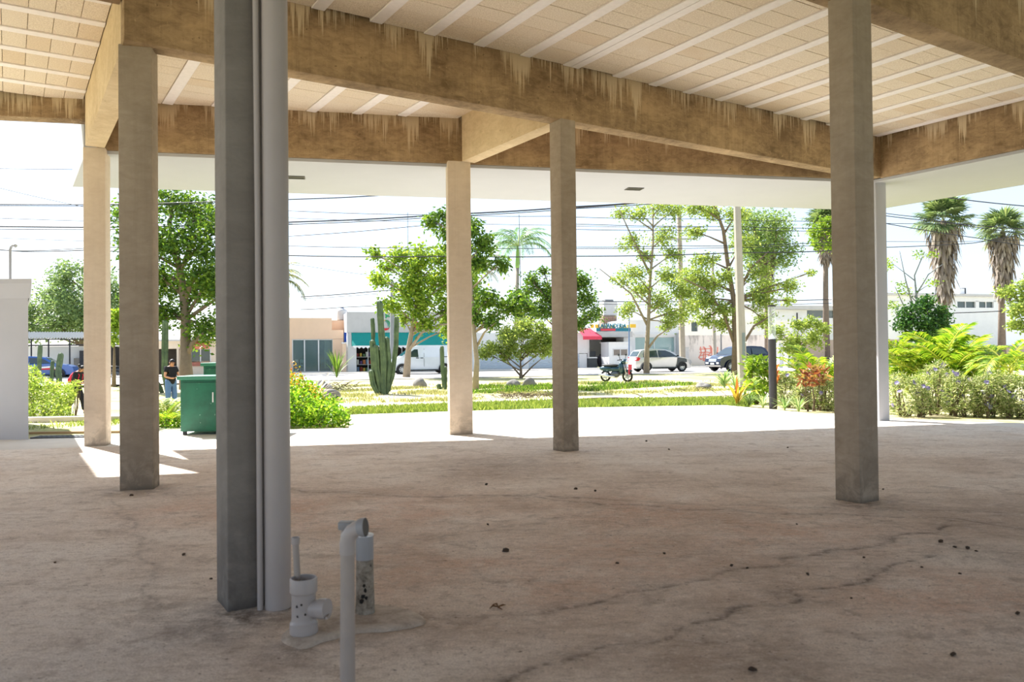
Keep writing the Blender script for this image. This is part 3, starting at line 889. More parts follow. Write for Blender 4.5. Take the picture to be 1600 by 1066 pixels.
def rosette(name, label, cat, loc, n, L, W, m, bend=(.2, .9), part='leaf', stem=0.0, stem_m=None, seed=0, group=None, layers=1):
    rr = random.Random(seed)
    root = empty(name, loc, 0, label, cat, group)
    mesh = [blade_mesh(part, L, W, rr.uniform(*bend), m, seed * 10 + i) for i in range(6)]
    if stem: MB().tube([(0, 0, -.05), (.01, 0, stem * .5), (0, 0, stem)], [.022, .018, .012], 7).build('stem', stem_m or M_BARK, root, smooth=True)
    for i in range(n):
        k = i / max(1, n - 1)
        z = stem * (.55 + .45 * k) if stem else -.02
        put(part, mesh[i % 6], root, (0, 0, z), i * 2.4 + rr.uniform(-.3, .3), -rr.uniform(0, .55) * (1.2 - k), rr.uniform(.7, 1.1))
    return root
def shrub(name, label, cat, blobs, leaf, L, W, n, stems=5, seed=0, flowers=0, fl=None, group=None, droop=.1, up=.25, fr=.03):
    """blobs: (centre Vector, (rx,ry,rz)) with the ground at the root"""
    rng = np.random.default_rng(seed)
    c0 = blobs[0][0]
    gz = terrain(c0.x, c0.y) - .04
    root = empty(name, (c0.x, c0.y, gz), 0, label, cat, group)
    o3 = Vector(root.location)
    vol = [b[1][0] * b[1][2] for b in blobs]; tot = sum(vol)
    P = []; m = MB()
    for (c, r), v in zip(blobs, vol):
        c = c - o3
        e = ellip(int(n * v / tot), (c.x, c.y, c.z), r, rng, .45)
        e = e[e[:, 2] > .01]
        P.append(e)
        for i in range(stems):
            q = Vector(e[rng.integers(0, len(e))])
            m.tube([(c.x * .8 + rng.uniform(-.15, .15) * r[0], c.y, 0), Vector((c.x, c.y, 0)).lerp(q, .5) + Vector((0, 0, .05)), q], [.012, .008, .003], 4, cap=False)
    s_ = m.build('stems', M_BARK, root, smooth=True); s_['kind'] = 'stuff'
    P = np.concatenate(P)
    f = quads('foliage', leaf_quads(P, L, W, droop, rng, up), leaf, root, np.clip(rng.normal(.5, .28, len(P)), 0, 1)); f['kind'] = 'stuff'
    if flowers:
        front = P[(P[:, 1] < np.median(P[:, 1])) | (P[:, 2] > np.percentile(P[:, 2], 75))]
        if 'fl_me' not in _mc:
            Q = []
            for i in range(5):
                a = i * 2 * math.pi / 5; d = np.array([math.cos(a), math.sin(a), .25]); s = np.array([-math.sin(a), math.cos(a), 0])
                Q.append([[0, 0, 0], d * .7 + s * .5, d * 1.05, d * .7 - s * .5])
            o = quads('flower', np.array(Q), fl, None, np.linspace(0, 1, 5)); _mc['fl_me'] = o.data; bpy.data.objects.remove(o)
        for i in range(flowers):
            q = front[rng.integers(0, len(front))]
            o = bpy.data.objects.new('flower', _mc['fl_me']); COL.objects.link(o); o.parent = root
            o.location = q + np.array([0, -.05, .04]); o.rotation_euler = (rng.uniform(.5, 1.4), rng.uniform(-.5, .5), rng.uniform(-.6, .6)); o.scale = (fr,) * 3
    return root

# ------------------------------------------------------------------ grass
def blades(name, P, h, w, m, label, lean=.5, seed=3):
    rng = np.random.default_rng(seed); n = len(P)
    a = rng.uniform(0, 6.28, n); d = np.stack([np.cos(a), np.sin(a), 0 * a], 1)
    b = rng.uniform(0, 6.28, n); s = np.stack([np.cos(b), np.sin(b), 0 * b], 1) * (w * .5)
    H = (h * rng.uniform(.5, 1.3, n))[:, None]
    up = np.array([[0, 0, 1.0]])
    mid = P + up * H * .55 + d * H * lean * .25; tip = P + up * H + d * H * lean
    V = np.stack([P - s, P + s, tip, mid - s * .8], 1)
    o = quads(name, V, m, None, rng.random(n)); tag(o, label, 'grass', kind='stuff')
def scatter(poly, n, seed, clump=0):
    rng = np.random.default_rng(seed)
    poly = np.array(poly); lo, hi = poly.min(0), poly.max(0); out = []
    while len(out) < n:
        q = rng.uniform(lo, hi, (n * 2, 2)); ins = np.zeros(len(q), bool); j = len(poly) - 1
        for i in range(len(poly)):
            xi, yi = poly[i]; xj, yj = poly[j]
            ins ^= ((yi > q[:, 1]) != (yj > q[:, 1])) & (q[:, 0] < (xj - xi) * (q[:, 1] - yi) / (yj - yi + 1e-12) + xi); j = i
        q = q[ins]
        if clump: q = q[(np.sin(q[:, 0] * 1.9 + 2 * np.sin(q[:, 1] * .9)) + np.sin(q[:, 1] * 1.4 + 1.5 * np.sin(q[:, 0] * .6)) + rng.normal(0, .5, len(q))) > clump]
        out += q.tolist()
    q = np.array(out[:n])
    z = np.array([terrain(x, y) for x, y in q]) - .05
    return np.column_stack([q, z])
L_GRASS = leafmat('grass_green', [C(104, 134, 58), C(144, 168, 76), C(188, 198, 112)], .4, tk=1.1)
L_DRY = leafmat('grass_dry', [C(140, 152, 84), C(184, 184, 122), C(210, 200, 158)], .3, tk=1.0)
px_poly = lambda L: [xy(gnd(*q)) for q in L]
blades('lawn_grass', scatter(px_poly([(530, 650), (548, 648), (700, 643), (900, 637), (1130, 633), (1170, 636), (1180, 622), (900, 625.5), (700, 632), (550, 638)]), 26000, 1), .13, .02, L_GRASS, 'bright green lawn strip along the far edge of the paving')
blades('median_grass', scatter(px_poly([(480, 640), (560, 628), (700, 625), (1000, 613), (1250, 606), (1250, 596), (1000, 594.5), (700, 599.5), (480, 603)]), 15000, 2, .5), .10, .03, L_DRY, 'patchy yellowish grass on the median beyond the path')
blades('shade_grass', scatter(px_poly([(735, 614), (760, 613), (900, 612), (1000, 606), (1090, 600), (1010, 597), (900, 600), (735, 603)]), 6000, 5, .1), .14, .035, L_MID, 'darker green grass round the small round tree on the median')
blades('verge_grass', scatter([xy(gnd(x, y, -.2)) for x, y in [(40, 684), (190, 680), (245, 668), (330, 668), (330, 640), (245, 640), (45, 645)]], 6500, 3, .2), .07, .016, L_GRASS, 'short green grass between the kerbs behind the sunlit tan column')

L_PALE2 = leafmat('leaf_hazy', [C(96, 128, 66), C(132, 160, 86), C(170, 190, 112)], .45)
# ------------------------------------------------------------------ trees across the garden and street
tree('shade_tree', 'tall broad dark green tree behind the man and the green bins', 'tree', 38, [(293, 626), (291, 560), (290, 500), (286, 440), (273, 390), (262, 350)],
     [(215, 332, 34), (262, 318, 40), (310, 330, 40), (360, 345, 50), (245, 380, 48), (305, 385, 50), (240, 435, 42), (300, 445, 45), (345, 430, 50), (212, 465, 28), (255, 500, 32), (325, 515, 36), (186, 338, 17), (190, 375, 14), (385, 450, 50), (180, 395, 12)],
     .32, L_MID, .22, .11, .72, limbs=[((290, 560), (306, 535), (328, 520)), ((288, 470), (305, 440), (325, 420))], seed=3, bark=plain('bark_grey', C(122, 108, 94), .95, .15, 7, bump=.4))
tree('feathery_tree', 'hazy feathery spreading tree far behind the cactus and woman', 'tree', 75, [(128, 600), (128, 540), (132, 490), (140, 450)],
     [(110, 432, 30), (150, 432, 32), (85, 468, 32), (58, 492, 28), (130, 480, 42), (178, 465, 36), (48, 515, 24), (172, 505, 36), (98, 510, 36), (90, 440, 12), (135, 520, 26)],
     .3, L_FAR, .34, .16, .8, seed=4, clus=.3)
tree('small_lime_tree', 'small yellow green tree seen between the sunlit tan column and the grey brown column', 'tree', 40, [(178, 612), (178, 560), (176, 520)], [(170, 497, 18), (182, 510, 18), (175, 530, 15), (186, 488, 14)], .1, L_LIME, .2, .11, 1.0, seed=5)
tree('flowering_shade_tree', 'leafy yellow green tree rising in front of the white van', 'tree', 47, [(634, 597), (638, 545), (645, 505), (652, 470), (656, 440)],
     [(588, 398, 13), (622, 402, 22), (658, 408, 27), (690, 402, 24), (598, 436, 20), (640, 440, 34), (682, 442, 33), (722, 430, 32), (612, 474, 20), (655, 474, 28), (700, 482, 28), (668, 508, 18), (704, 512, 22), (628, 500, 12), (735, 470, 28), (600, 415, 12)],
     .2, L_LIME, .26, .13, 1.0, limbs=[((640, 546), (660, 520), (690, 508), (720, 506))], seed=6, bark=M_BARK_PALE)
tree('slender_tree', 'slender tree with hanging leaves right beside the tan paving column', 'tree', 31.5, [(742, 616), (745, 565), (741, 520), (738, 470), (735, 420), (722, 375)],
     [(676, 343, 17), (698, 362, 20), (690, 332, 13), (728, 355, 22), (758, 382, 24), (748, 412, 22), (785, 410, 17), (712, 392, 20), (764, 468, 22), (798, 480, 22), (770, 500, 18), (828, 478, 17), (748, 492, 16), (806, 462, 12)],
     .12, L_MID, .2, .085, 1.05, limbs=[((743, 545), (757, 520), (775, 505))], seed=7, droop=.7, bark=M_BARK_PALE)
tree('round_tree', 'small round bushy tree on the median in front of the white shutters', 'tree', 44, [(814, 600), (814, 580), (813, 562)],
     [(770, 545, 17), (790, 527, 20), (815, 520, 20), (840, 526, 20), (855, 544, 17), (800, 544, 18), (835, 546, 17), (758, 552, 12), (820, 508, 16), (848, 512, 13), (790, 558, 11), (862, 530, 12)],
     .12, L_PALE, .17, .075, 1.0, limbs=[((814, 588), (800, 572), (790, 560)), ((815, 590), (832, 572), (846, 560))], seed=8)
tree('dark_tree', 'dense dark green tree standing behind the slender middle column', 'tree', 52, [(868, 592), (868, 530), (870, 490)],
     [(830, 440, 17), (852, 458, 22), (815, 462, 20), (838, 488, 20), (910, 440, 13), (914, 468, 20), (926, 490, 17), (905, 505, 16), (890, 445, 28), (872, 480, 28), (812, 490, 14), (850, 425, 10)],
     .2, L_MID, .22, .11, .85, seed=9)
tree('sparse_tree', 'tall sparse young tree standing in front of the silver hatchback', 'tree', 50, [(1010, 590), (1011, 540), (1013, 500), (1016, 440), (1019, 380), (1022, 320)],
     [(972, 328, 14), (1000, 335, 16), (1032, 325, 18), (1055, 330, 16), (985, 380, 18), (1040, 370, 20), (1052, 398, 16), (988, 428, 18), (965, 440, 12), (1000, 452, 18), (1045, 430, 22), (1066, 458, 22), (1030, 470, 20), (980, 482, 16), (1060, 490, 20), (1085, 478, 18), (1008, 400, 14), (1042, 506, 14)],
     .17, L_PALE, .2, .09, .75, limbs=[((1012, 545), (1026, 525), (1045, 512)), ((1016, 430), (985, 370), (965, 330)), ((1012, 510), (985, 460), (935, 422))], seed=10, bark=M_BARK_PALE, clus=.4)
tree('forked_tree', 'tall forked light green tree just behind the concrete utility pole', 'tree', 46, [(1149, 594), (1149, 530), (1147, 470), (1139, 405), (1130, 360), (1118, 325), (1108, 300)],
     [(1088, 325, 18), (1120, 330, 18), (1150, 335, 20), (1085, 362, 15), (1100, 408, 18), (1080, 432, 22), (1110, 445, 22), (1130, 430, 16), (1095, 470, 20), (1125, 480, 18), (1180, 425, 20), (1200, 450, 22), (1180, 470, 20), (1226, 452, 16), (1248, 466, 10), (1200, 500, 16), (1100, 500, 14), (1135, 505, 16), (1258, 428, 7), (1165, 380, 18)],
     .2, L_PALE, .2, .09, .85, limbs=[((1148, 540), (1128, 490), (1100, 455), (1062, 438)), ((1148, 560), (1175, 510), (1205, 490)), ((1147, 470), (1170, 420), (1195, 395))], seed=11, bark=M_BARK, clus=.38)
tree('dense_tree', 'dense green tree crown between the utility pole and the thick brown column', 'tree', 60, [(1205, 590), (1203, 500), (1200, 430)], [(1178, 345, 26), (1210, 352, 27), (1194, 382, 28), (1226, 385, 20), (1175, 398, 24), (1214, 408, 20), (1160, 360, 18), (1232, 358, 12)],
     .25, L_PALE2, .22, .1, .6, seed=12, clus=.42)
tree('leafy_tree', 'bright leafy branch crown overlapping the slim fan palm', 'tree', 52, [(1330, 590), (1322, 480), (1316, 400)], [(1276, 364, 15), (1292, 350, 16), (1270, 384, 9), (1303, 378, 18), (1315, 355, 22), (1330, 380, 22)], .15, L_LIME, .24, .13, 1.0, seed=13)
tree('low_tree', 'low loose green tree in front of the tan wall beside the lamp post', 'tree', 40, [(1245, 606), (1245, 560), (1246, 535)], [(1214, 520, 16), (1230, 545, 16), (1246, 510, 14), (1264, 505, 14), (1270, 530, 17), (1286, 514, 13), (1240, 530, 15), (1256, 548, 12)], .08, L_PALE, .16, .08, .9, seed=14)
tree('bare_tree', 'thin nearly bare tree with a few yellow leaves beside the white column', 'tree', 40, [(1423, 606), (1425, 520), (1428, 470), (1432, 430), (1438, 395)], [(1402, 412, 17), (1442, 400, 16), (1410, 450, 18), (1395, 482, 16), (1458, 442, 13), (1410, 505, 14), (1450, 470, 12)], .09, L_LIME, .14, .07, .16, limbs=[((1427, 480), (1410, 440), (1395, 395)), ((1429, 465), (1445, 430), (1462, 415)), ((1426, 505), (1405, 475), (1388, 450))], seed=15, bark=plain('bark_ash', C(120, 124, 124), .9, .1, 8))
tree('bushy_tree', 'dense dark green bushy tree behind the areca palms', 'tree', 36, [(1450, 610), (1450, 560), (1450, 520)], [(1420, 490, 18), (1450, 480, 20), (1475, 490, 17), (1435, 507, 19), (1465, 508, 19), (1406, 508, 13), (1445, 528, 18), (1420, 528, 14), (1480, 524, 14)], .12, L_DARK, .16, .09, 1.1, seed=16)
tree('yellow_tree', 'yellow green tree at the picture edge beside the shaggy fan palm', 'tree', 38, [(1632, 606), (1628, 540), (1622, 500)], [(1584, 455, 16), (1600, 440, 17), (1590, 485, 18), (1618, 470, 26), (1582, 505, 12), (1606, 508, 17), (1630, 440, 24)], .15, L_PALE, .17, .085, 1.0, seed=17)
for k, (px, py, r, Y) in enumerate([(560, 500, 14, 72), (590, 497, 16, 72)]): pass

# ------------------------------------------------------------------ palms
M_PTRUNK = plain('palm_trunk', C(150, 140, 126), .9, .12, 6, bump=.3)
M_PSHAFT = plain('palm_crownshaft', C(118, 152, 76), .6, .1, 4)
L_PALM = leafmat('palm_green', [C(48, 92, 56), C(78, 124, 78), C(128, 160, 108), C(168, 186, 140)], .35)
L_FAN = leafmat('fan_green', [C(62, 92, 62), C(98, 126, 84), C(142, 164, 112), C(176, 186, 140)], .35, tk=1.1)
L_DEAD = leafmat('dead_frond', [C(122, 110, 102), C(162, 148, 136), C(196, 184, 170)], .25, tk=1.1)
L_ARECA = leafmat('areca', [C(66, 112, 32), C(120, 160, 44), C(184, 202, 66), C(214, 214, 120)], .42, tk=1.2)
def royal(label, Y, base, crown, n, L, name='royal_palm', tr=.2, mat=None, seed=0, up0=.9):
    rr = random.Random(seed)
    b = at(*base, Y); c = at(*crown, Y)
    root = empty(name, (b.x, Y, -.05), 0, label, 'palm')
    t = Vector((c.x - b.x, 0, c.z + .05))
    MB().tube([(0, 0, 0), t * .5, t * .82], [tr * 1.3, tr, tr * .9], 12).build('trunk', M_PTRUNK, root, smooth=True)
    MB().tube([t * .82, t * .86, t * .97, t], [tr * .95, tr * 1.05, tr * .7, tr * .4], 12).build('crownshaft', M_PSHAFT, root, smooth=True)
    me = [frond_mesh('frond', L, up0 * .75, .85, 34, L * .24, L * .024, mat or L_PALM, .25, seed=seed + i, curl=.6) for i in range(3)]
    for i in range(n):
        k = i / n
        put('frond', me[i % 3], root, t, i * 2.4 + rr.uniform(-.2, .2), R(38 - 62 * k + rr.uniform(-6, 6)), rr.uniform(.85, 1.08))
    return root
royal('tall royal palm with feathery fronds between the tan paving column and the slender column', 75, (806, 600), (809, 385), 15, 3.9, seed=2)
royal('drooping palm behind the slender tree and the tan column', 70, (742, 600), (744, 425), 11, 2.9, name='feather_palm', seed=5, mat=leafmat('palm_grey', [C(88, 96, 76), C(126, 130, 98), C(160, 160, 124)], .3))
royal('coconut palm fronds hanging beside the thick drain pipe', 58, (418, 600), (425, 440), 14, 3.0, name='coconut_palm', seed=8, mat=leafmat('palm_yellow', [C(58, 88, 62), C(100, 116, 62), C(190, 176, 70)], .4))
def fan_palm(label, Y, base, crown, r_px, skirt_px, nf, seed=0, trunk_r=.22, skirt_w=1.0):
    rr = random.Random(seed)
    k = Y / F_PX
    b = at(*base, Y); c = at(*crown, Y)
    root = empty('fan_palm', (b.x, Y, -.05), 0, label, 'palm')
    t = Vector((c.x - b.x, 0, c.z + .05))
    MB().tube([(0, 0, 0), (t.x * .4, .05, t.z * .5), t], [trunk_r * 1.5, trunk_r, trunk_r * .9], 12).build('trunk', plain('fan_trunk', C(122, 108, 96), .95, .2, 7, bump=.5), root, smooth=True)
    Rr = r_px * k
    me = [fan_mesh('fan_leaf', Rr * .62, L_FAN, seed + i) for i in range(3)]
    for i in range(nf):
        q = i / nf
        el = R(78 - 105 * q + rr.uniform(-8, 8)); az = i * 2.4 + rr.uniform(-.3, .3)
        d = Vector((math.cos(az) * math.cos(el), math.sin(az) * math.cos(el), math.sin(el)))
        o = put('fan_leaf', me[i % 3], root, t + d * Rr * .52, az, el, rr.uniform(.85, 1.1))
        o.rotation_euler = Euler((rr.uniform(-.4, .4), -el * .9, az), 'XYZ')
    # skirt of dead leaves hanging against the trunk
    n = int(900 * skirt_w); rng = np.random.default_rng(seed)
    H = skirt_px * k
    zz = rng.uniform(0, 1, n) ** 1.25; a = rng.uniform(0, 6.283, n)
    rad = Rr * .52 * skirt_w * (1 - zz * .72) * rng.uniform(.35, 1, n) + .12
    P = np.stack([t.x * (1 - zz * .1) + np.cos(a) * rad, np.sin(a) * rad, t.z - Rr * .12 - zz * H], 1)
    l = Rr * .5 * rng.uniform(.6, 1.2, n)[:, None]; s = np.stack([-np.sin(a), np.cos(a), 0 * a], 1) * (.045 * Rr)
    dn = np.stack([np.cos(a) * .12 + rng.normal(0, .14, n), np.sin(a) * .12 + rng.normal(0, .14, n), -np.ones(n)], 1)
    V = np.stack([P, P + dn * l * .55 + s, P + dn * l, P + dn * l * .55 - s], 1)
    o = quads('dead_skirt', V, L_DEAD, root); o['kind'] = 'stuff'
    return root
fan_palm('big shaggy fan palm nearest the white column with a long dead skirt', 60, (1478, 600), (1474, 345), 46, 108, 30, 1, skirt_w=1.0)
fan_palm('shaggy fan palm with a thick grey skirt at the picture edge', 62, (1566, 600), (1567, 362), 40, 92, 28, 2, skirt_w=1.05)
fan_palm('slim fan palm with a bare trunk just before the thick brown column', 62, (1292, 600), (1290, 352), 38, 44, 26, 3, .2, .75)
fan_palm('brown skirted fan palm hidden in the dense tree crown', 64, (1201, 600), (1197, 385), 34, 55, 22, 4, .2, .8)
def areca(label, base, nst, L, n, seed=0, spread=.35, name='areca_palm', stem=.35, lean=1.0, up=1.5, sag=.75, mat=None, ll=.30):
    rr = random.Random(seed)
    b = Vector(base)
    root = empty(name, (b.x, b.y, terrain(b.x, b.y) - .03), 0, label, 'palm')
    me = [frond_mesh('frond', L, up * rr.uniform(.85, 1.1), sag * rr.uniform(.8, 1.25), 24, L * ll, L * .045, mat or L_ARECA, .35, seed=seed + i, curl=.25) for i in range(4)]
    for j in range(nst):
        a = j * 2.4; q = Vector((math.cos(a), math.sin(a), 0)) * spread * rr.uniform(.2, 1) if nst > 1 else Vector()
        h = stem * rr.uniform(.6, 1.2)
        MB().tube([q * .6, q * .9 + Vector((0, 0, h * .6)), q + Vector((0, 0, h))], [.03, .026, .02], 8).build('stem', plain('areca_stem', C(170, 172, 100), .6, .1, 8), root, smooth=True)
        for i in range(n):
            put('frond', me[(i + j) % 4], root, q + Vector((0, 0, h * (.75 + .25 * i / n))), i * 2.4 + j * 1.3 + rr.uniform(-.3, .3), R(rr.uniform(-28, 22)), rr.uniform(.7, 1.08))
    return root
areca('large yellow green areca palm clump behind the purple flowers', at(1478, 632, 20.5), 11, 1.75, 7, 1, 1.15, stem=.4, up=1.45, sag=.85)
areca('smaller lime areca palm clump beside the red croton', at(1283, 640, 21), 5, 1.25, 7, 2, .4, stem=.3)
areca('young slender palm with a single stem at the picture edge', at(1578, 650, 17.5), 1, 1.1, 13, 3, 0, stem=1.45, up=1.1, sag=1.0)
areca('thin young palm right beside the white column', at(1399, 640, 21), 1, .7, 5, 4, 0, stem=1.25, up=1.4, sag=.5)
areca('small yellow green palm beside the green bin', gnd(256, 668), 2, .78, 7, 5, .08, stem=.1)

# ------------------------------------------------------------------ garden beds
L_RUE = leafmat('ruellia', [C(96, 124, 62), C(146, 168, 98), C(202, 210, 156), C(232, 230, 196)], .4)
L_FLOWER = leafmat('purple_petal', [C(142, 134, 214), C(176, 166, 232), C(206, 198, 240)], .4, tk=1.1)
def vb(px, py, Y, rx, rz, ry=None): return (at(px, py, Y), (rx, ry or rx, rz))
for i, (px, py, Y, rx, rz, lab, nf) in enumerate([
    (1418, 622, 17.2, .50, .48, 'wispy purple flowering shrub right beside the white column', 9), (1460, 610, 17.6, .52, .58, 'purple flowering shrub in front of the large areca clump', 10),
    (1505, 618, 17.0, .50, .55, 'purple flowering shrub below the drooping areca frond', 10), (1548, 625, 16.8, .50, .48, 'purple flowering shrub between the large areca clump and the young slender palm', 8),
    (1592, 628, 16.6, .50, .46, 'purple flowering shrub at the picture edge below the young slender palm', 8), (1640, 630, 16.6, .5, .45, 'purple flowering shrub just outside the picture edge', 3),
    (1232, 618, 20.2, .40, .42, 'loose flowering shrub right beside the black lamp post', 5), (1262, 622, 19.6, .40, .42, 'loose flowering shrub below the red croton', 7), (1296, 626, 19.0, .42, .45, 'loose flowering shrub against the thick brown column', 8), (1330, 630, 18.4, .45, .45, 'loose flowering shrub hidden behind the thick brown column', 3)]):
    c = at(px, py, Y); c.z = rz * .72
    q = 1 + .22 * math.sin(i * 2.3)
    bl = [(c, (rx, rx * .8, rz * q)), (c + Vector((.28 * rx * (1 if i % 2 else -1), .1, rz * .75 * q)), (rx * .45, rx * .45, rz * .42)), (c + Vector((-.4 * rx * (1 if i % 2 else -1), -.15, rz * .45)), (rx * .4, rx * .4, rz * .35)), (c + Vector((.5 * rx, -.25, -.25 * rz)), (rx * .5, rx * .4, rz * .5))]
    shrub('flowering_shrub', lab, 'shrub', bl, L_RUE, .09, .02, 2700, 12, 30 + i, nf, L_FLOWER, 'purple flowering shrubs', 0, .4, .052)
c = at(1186, 590, 22)
shrub('lime_shrub', 'bright lime big leaved shrub between the utility pole and the lamp post', 'shrub', [vb(1186, 590, 22, .42, .5), vb(1180, 612, 21.5, .35, .35), vb(1176, 568, 22, .3, .28), vb(1196, 572, 22, .22, .25)], L_LIME, .2, .1, 520, 8, 50, droop=.3)
M_STRAP = leafmat('strap_leaf', [C(112, 150, 84), C(158, 186, 120), C(206, 214, 168)], .4)
for i, (px, py, lab) in enumerate([(1172, 634, 'pale strap leaved grass clump at the foot of the lime shrub'), (1192, 637, 'pale strap leaved grass clump just before the lamp post'), (1226, 641, 'pale strap leaved grass clump just behind the lamp post'), (1248, 643, 'pale strap leaved grass clump under the red croton')]):
    rosette('grass_clump', lab, 'grass', gnd(px, py), 34, .55, .025, M_STRAP, (.25, .9), 'blade', 0, None, 60 + i, 'strap leaved grass clumps')
rosette('cordyline', 'tall yellow and orange striped cordyline at the paving corner', 'plant', gnd(1152, 633), 14, .82, .085, leafmat('cordy_yellow', [C(196, 150, 50), C(200, 180, 70), C(140, 140, 50), C(186, 96, 50)], .4), (.1, .55), 'leaf', 0, None, 70)
rosette('cordyline', 'red leaved cordyline on a thin stem beside the lamp post', 'plant', gnd(1226, 638) + Vector((.1, .9, 0)), 16, .42, .07, leafmat('cordy_red', [C(170, 70, 50), C(206, 120, 70), C(190, 150, 100)], .4), (.2, .8), 'leaf', .85, None, 71)
c = at(1271, 588, 18.9)
shrub('croton', 'bushy red and orange croton in front of the lime areca palms', 'plant', [(c, (.26, .24, .26)), (c + Vector((.2, .05, .02)), (.16, .16, .16)), (c + Vector((-.2, -.05, -.1)), (.15, .15, .15))], leafmat('croton', [C(150, 72, 58), C(200, 116, 78), C(220, 166, 110), C(170, 160, 84), C(150, 70, 70)], .35, tk=1.0), .2, .055, 210, 6, 72, droop=-.1, up=.2)
rosette('agave', 'pale spiky agave clump at the foot of the utility pole', 'plant', gnd(1132, 606), 40, .95, .07, M_STRAP, (.3, .8), 'leaf', 0, None, 73)
rosette('agave', 'second pale spiky clump touching the utility pole', 'plant', gnd(1149, 608), 30, .8, .06, M_STRAP, (.3, .8), 'leaf', 0, None, 74)
rosette('cane_grass', 'green upright grass clump beside the beige glass doored shop', 'plant', gnd(526, 590.5), 40, 1.9, .07, L_MID, (.1, .4), 'blade', 0, None, 75)
L_CARPET = leafmat('ground_cover', [C(66, 116, 30), C(112, 164, 40), C(160, 200, 60), C(196, 218, 90)], .5)
def low(px, py, Y, r, z): 
    c = at(px, py, Y); c.z = z * .35
    return (c, (r, r, z))
shrub('ground_cover', 'low bright green ground cover spilling over the paving beside the drain pipe', 'shrub',
      [low(470, 655, 16.4, .62, .52), low(505, 655, 16.2, .5, .38), low(528, 660, 16.1, .3, .22), low(440, 655, 16.5, .7, .6), low(395, 660, 16.5, .8, .5), low(480, 640, 17.4, .5, .66), low(512, 645, 17.3, .4, .40), low(455, 630, 18, .5, .78)], L_CARPET, .075, .05, 10500, 6, 80, droop=0, up=.2)
rosette('plume_grass', 'pinkish dry plume grass behind the low green ground cover', 'plant', gnd(468, 652) + Vector((0, 1.2, 0)), 34, 1.25, .05, leafmat('plume', [C(196, 160, 140), C(222, 196, 176), C(236, 220, 200)], .4, tk=1.1), (.2, .9), 'plume', 0, None, 81)
shrub('orange_shrub', 'small orange flowering shrub beside the pinkish plume grass', 'shrub', [low(462, 640, 17.3, .3, .95), low(490, 650, 17.0, .28, .6)], leafmat('orange_leaf', [C(150, 150, 50), C(206, 170, 60), C(226, 140, 50)], .4), .07, .04, 700, 6, 82)
shrub('feathery_bush', 'large feathery yellow green bush beside the white wall block', 'shrub',
      [vb(58, 622, 21, .6, .62), vb(84, 622, 21.6, .5, .5), vb(70, 645, 20.5, .6, .32), vb(100, 618, 22, .3, .36), vb(112, 608, 22.5, .22, .2), vb(48, 590, 21.5, .3, .35), vb(94, 648, 21, .35, .22), vb(20, 610, 21, .6, .8), vb(120, 600, 22.5, .16, .12)], leafmat('leaf_feather', [C(120, 150, 60), C(164, 190, 84), C(206, 216, 130)], .45), .10, .035, 6200, 10, 83, up=.3)
shrub('ground_cover', 'small green ground cover patch around the small palm', 'shrub', [low(258, 664, 15.9, .35, .22), low(275, 664, 16.2, .35, .2), low(245, 662, 16.1, .3, .2)], L_CARPET, .06, .04, 1400, 4, 84, droop=0, up=.2)
# rocks, brush
M_ROCK = plain('grey_rock', C(128, 124, 120), .95, .22, 5, bump=.6)
for i, (px, py, r, lab) in enumerate([(503, 612, (.36, .3, .28), 'dark round boulder behind the pale boulder on the lawn'), (512, 622, (.42, .3, .24), 'pale round boulder behind the green ground cover'), (655, 603, (.34, .28, .26), 'grey boulder with white patches in front of the white van'), (803, 603, (.26, .22, .2), 'small rock just left of the round tree trunk'), (828, 603, (.3, .24, .24), 'round rock just right of the round tree trunk'), (1100, 606, (.3, .25, .16), 'small brown rock on the median lawn'), (117, 690, (.05, .05, .03), 'tiny stone on the paving edge')]):
    g0 = gnd(px, py); tag(MB().blob((0, 0, r[2] * .5), r, i, .22, 3).build('boulder', M_ROCK, None, smooth=True, loc=(g0.x, g0.y, -.05)), lab, 'rock')
def brush(label, px, py, n, r, h, seed):
    rr = random.Random(seed); g0 = gnd(px, py); m = MB()
    for i in range(n):
        a = rr.uniform(0, 6.28); c = Vector((rr.gauss(0, r * .5), rr.gauss(0, r * .25), rr.uniform(0, h * .6))); d = Vector((math.cos(a), math.sin(a) * .5, rr.uniform(-.1, .5))) * rr.uniform(.2, .6)
        m.tube([c - d * .5, c + Vector((0, 0, .03)), c + d * .5], [.012, .01, .004], 4)
    o = m.build('brush_pile', plain('twigs', C(112, 100, 80), .95, .2, 9), None, loc=(g0.x, g0.y, -.02)); tag(o, label, 'brush', kind='stuff')
brush('heap of dry cut branches beside the dark boulder', 533, 609, 80, .8, .5, 1)
brush('low heap of dark cuttings on the lawn in front of the round tree', 820, 620, 120, 1.2, .18, 2)
brush('dry branches lying on the lawn near the utility pole', 1055, 622, 26, 1.5, .5, 3)
g0 = gnd(945, 626)
tag(MB().tube([(-.9, 0, .02), (-.3, .05, .05), (.3, .0, .06), (1.1, .12, .03)], [.03, .04, .035, .015], 7).build('log', M_BARK, None, smooth=True, loc=g0), 'grey fallen branch lying in the lawn strip', 'branch')

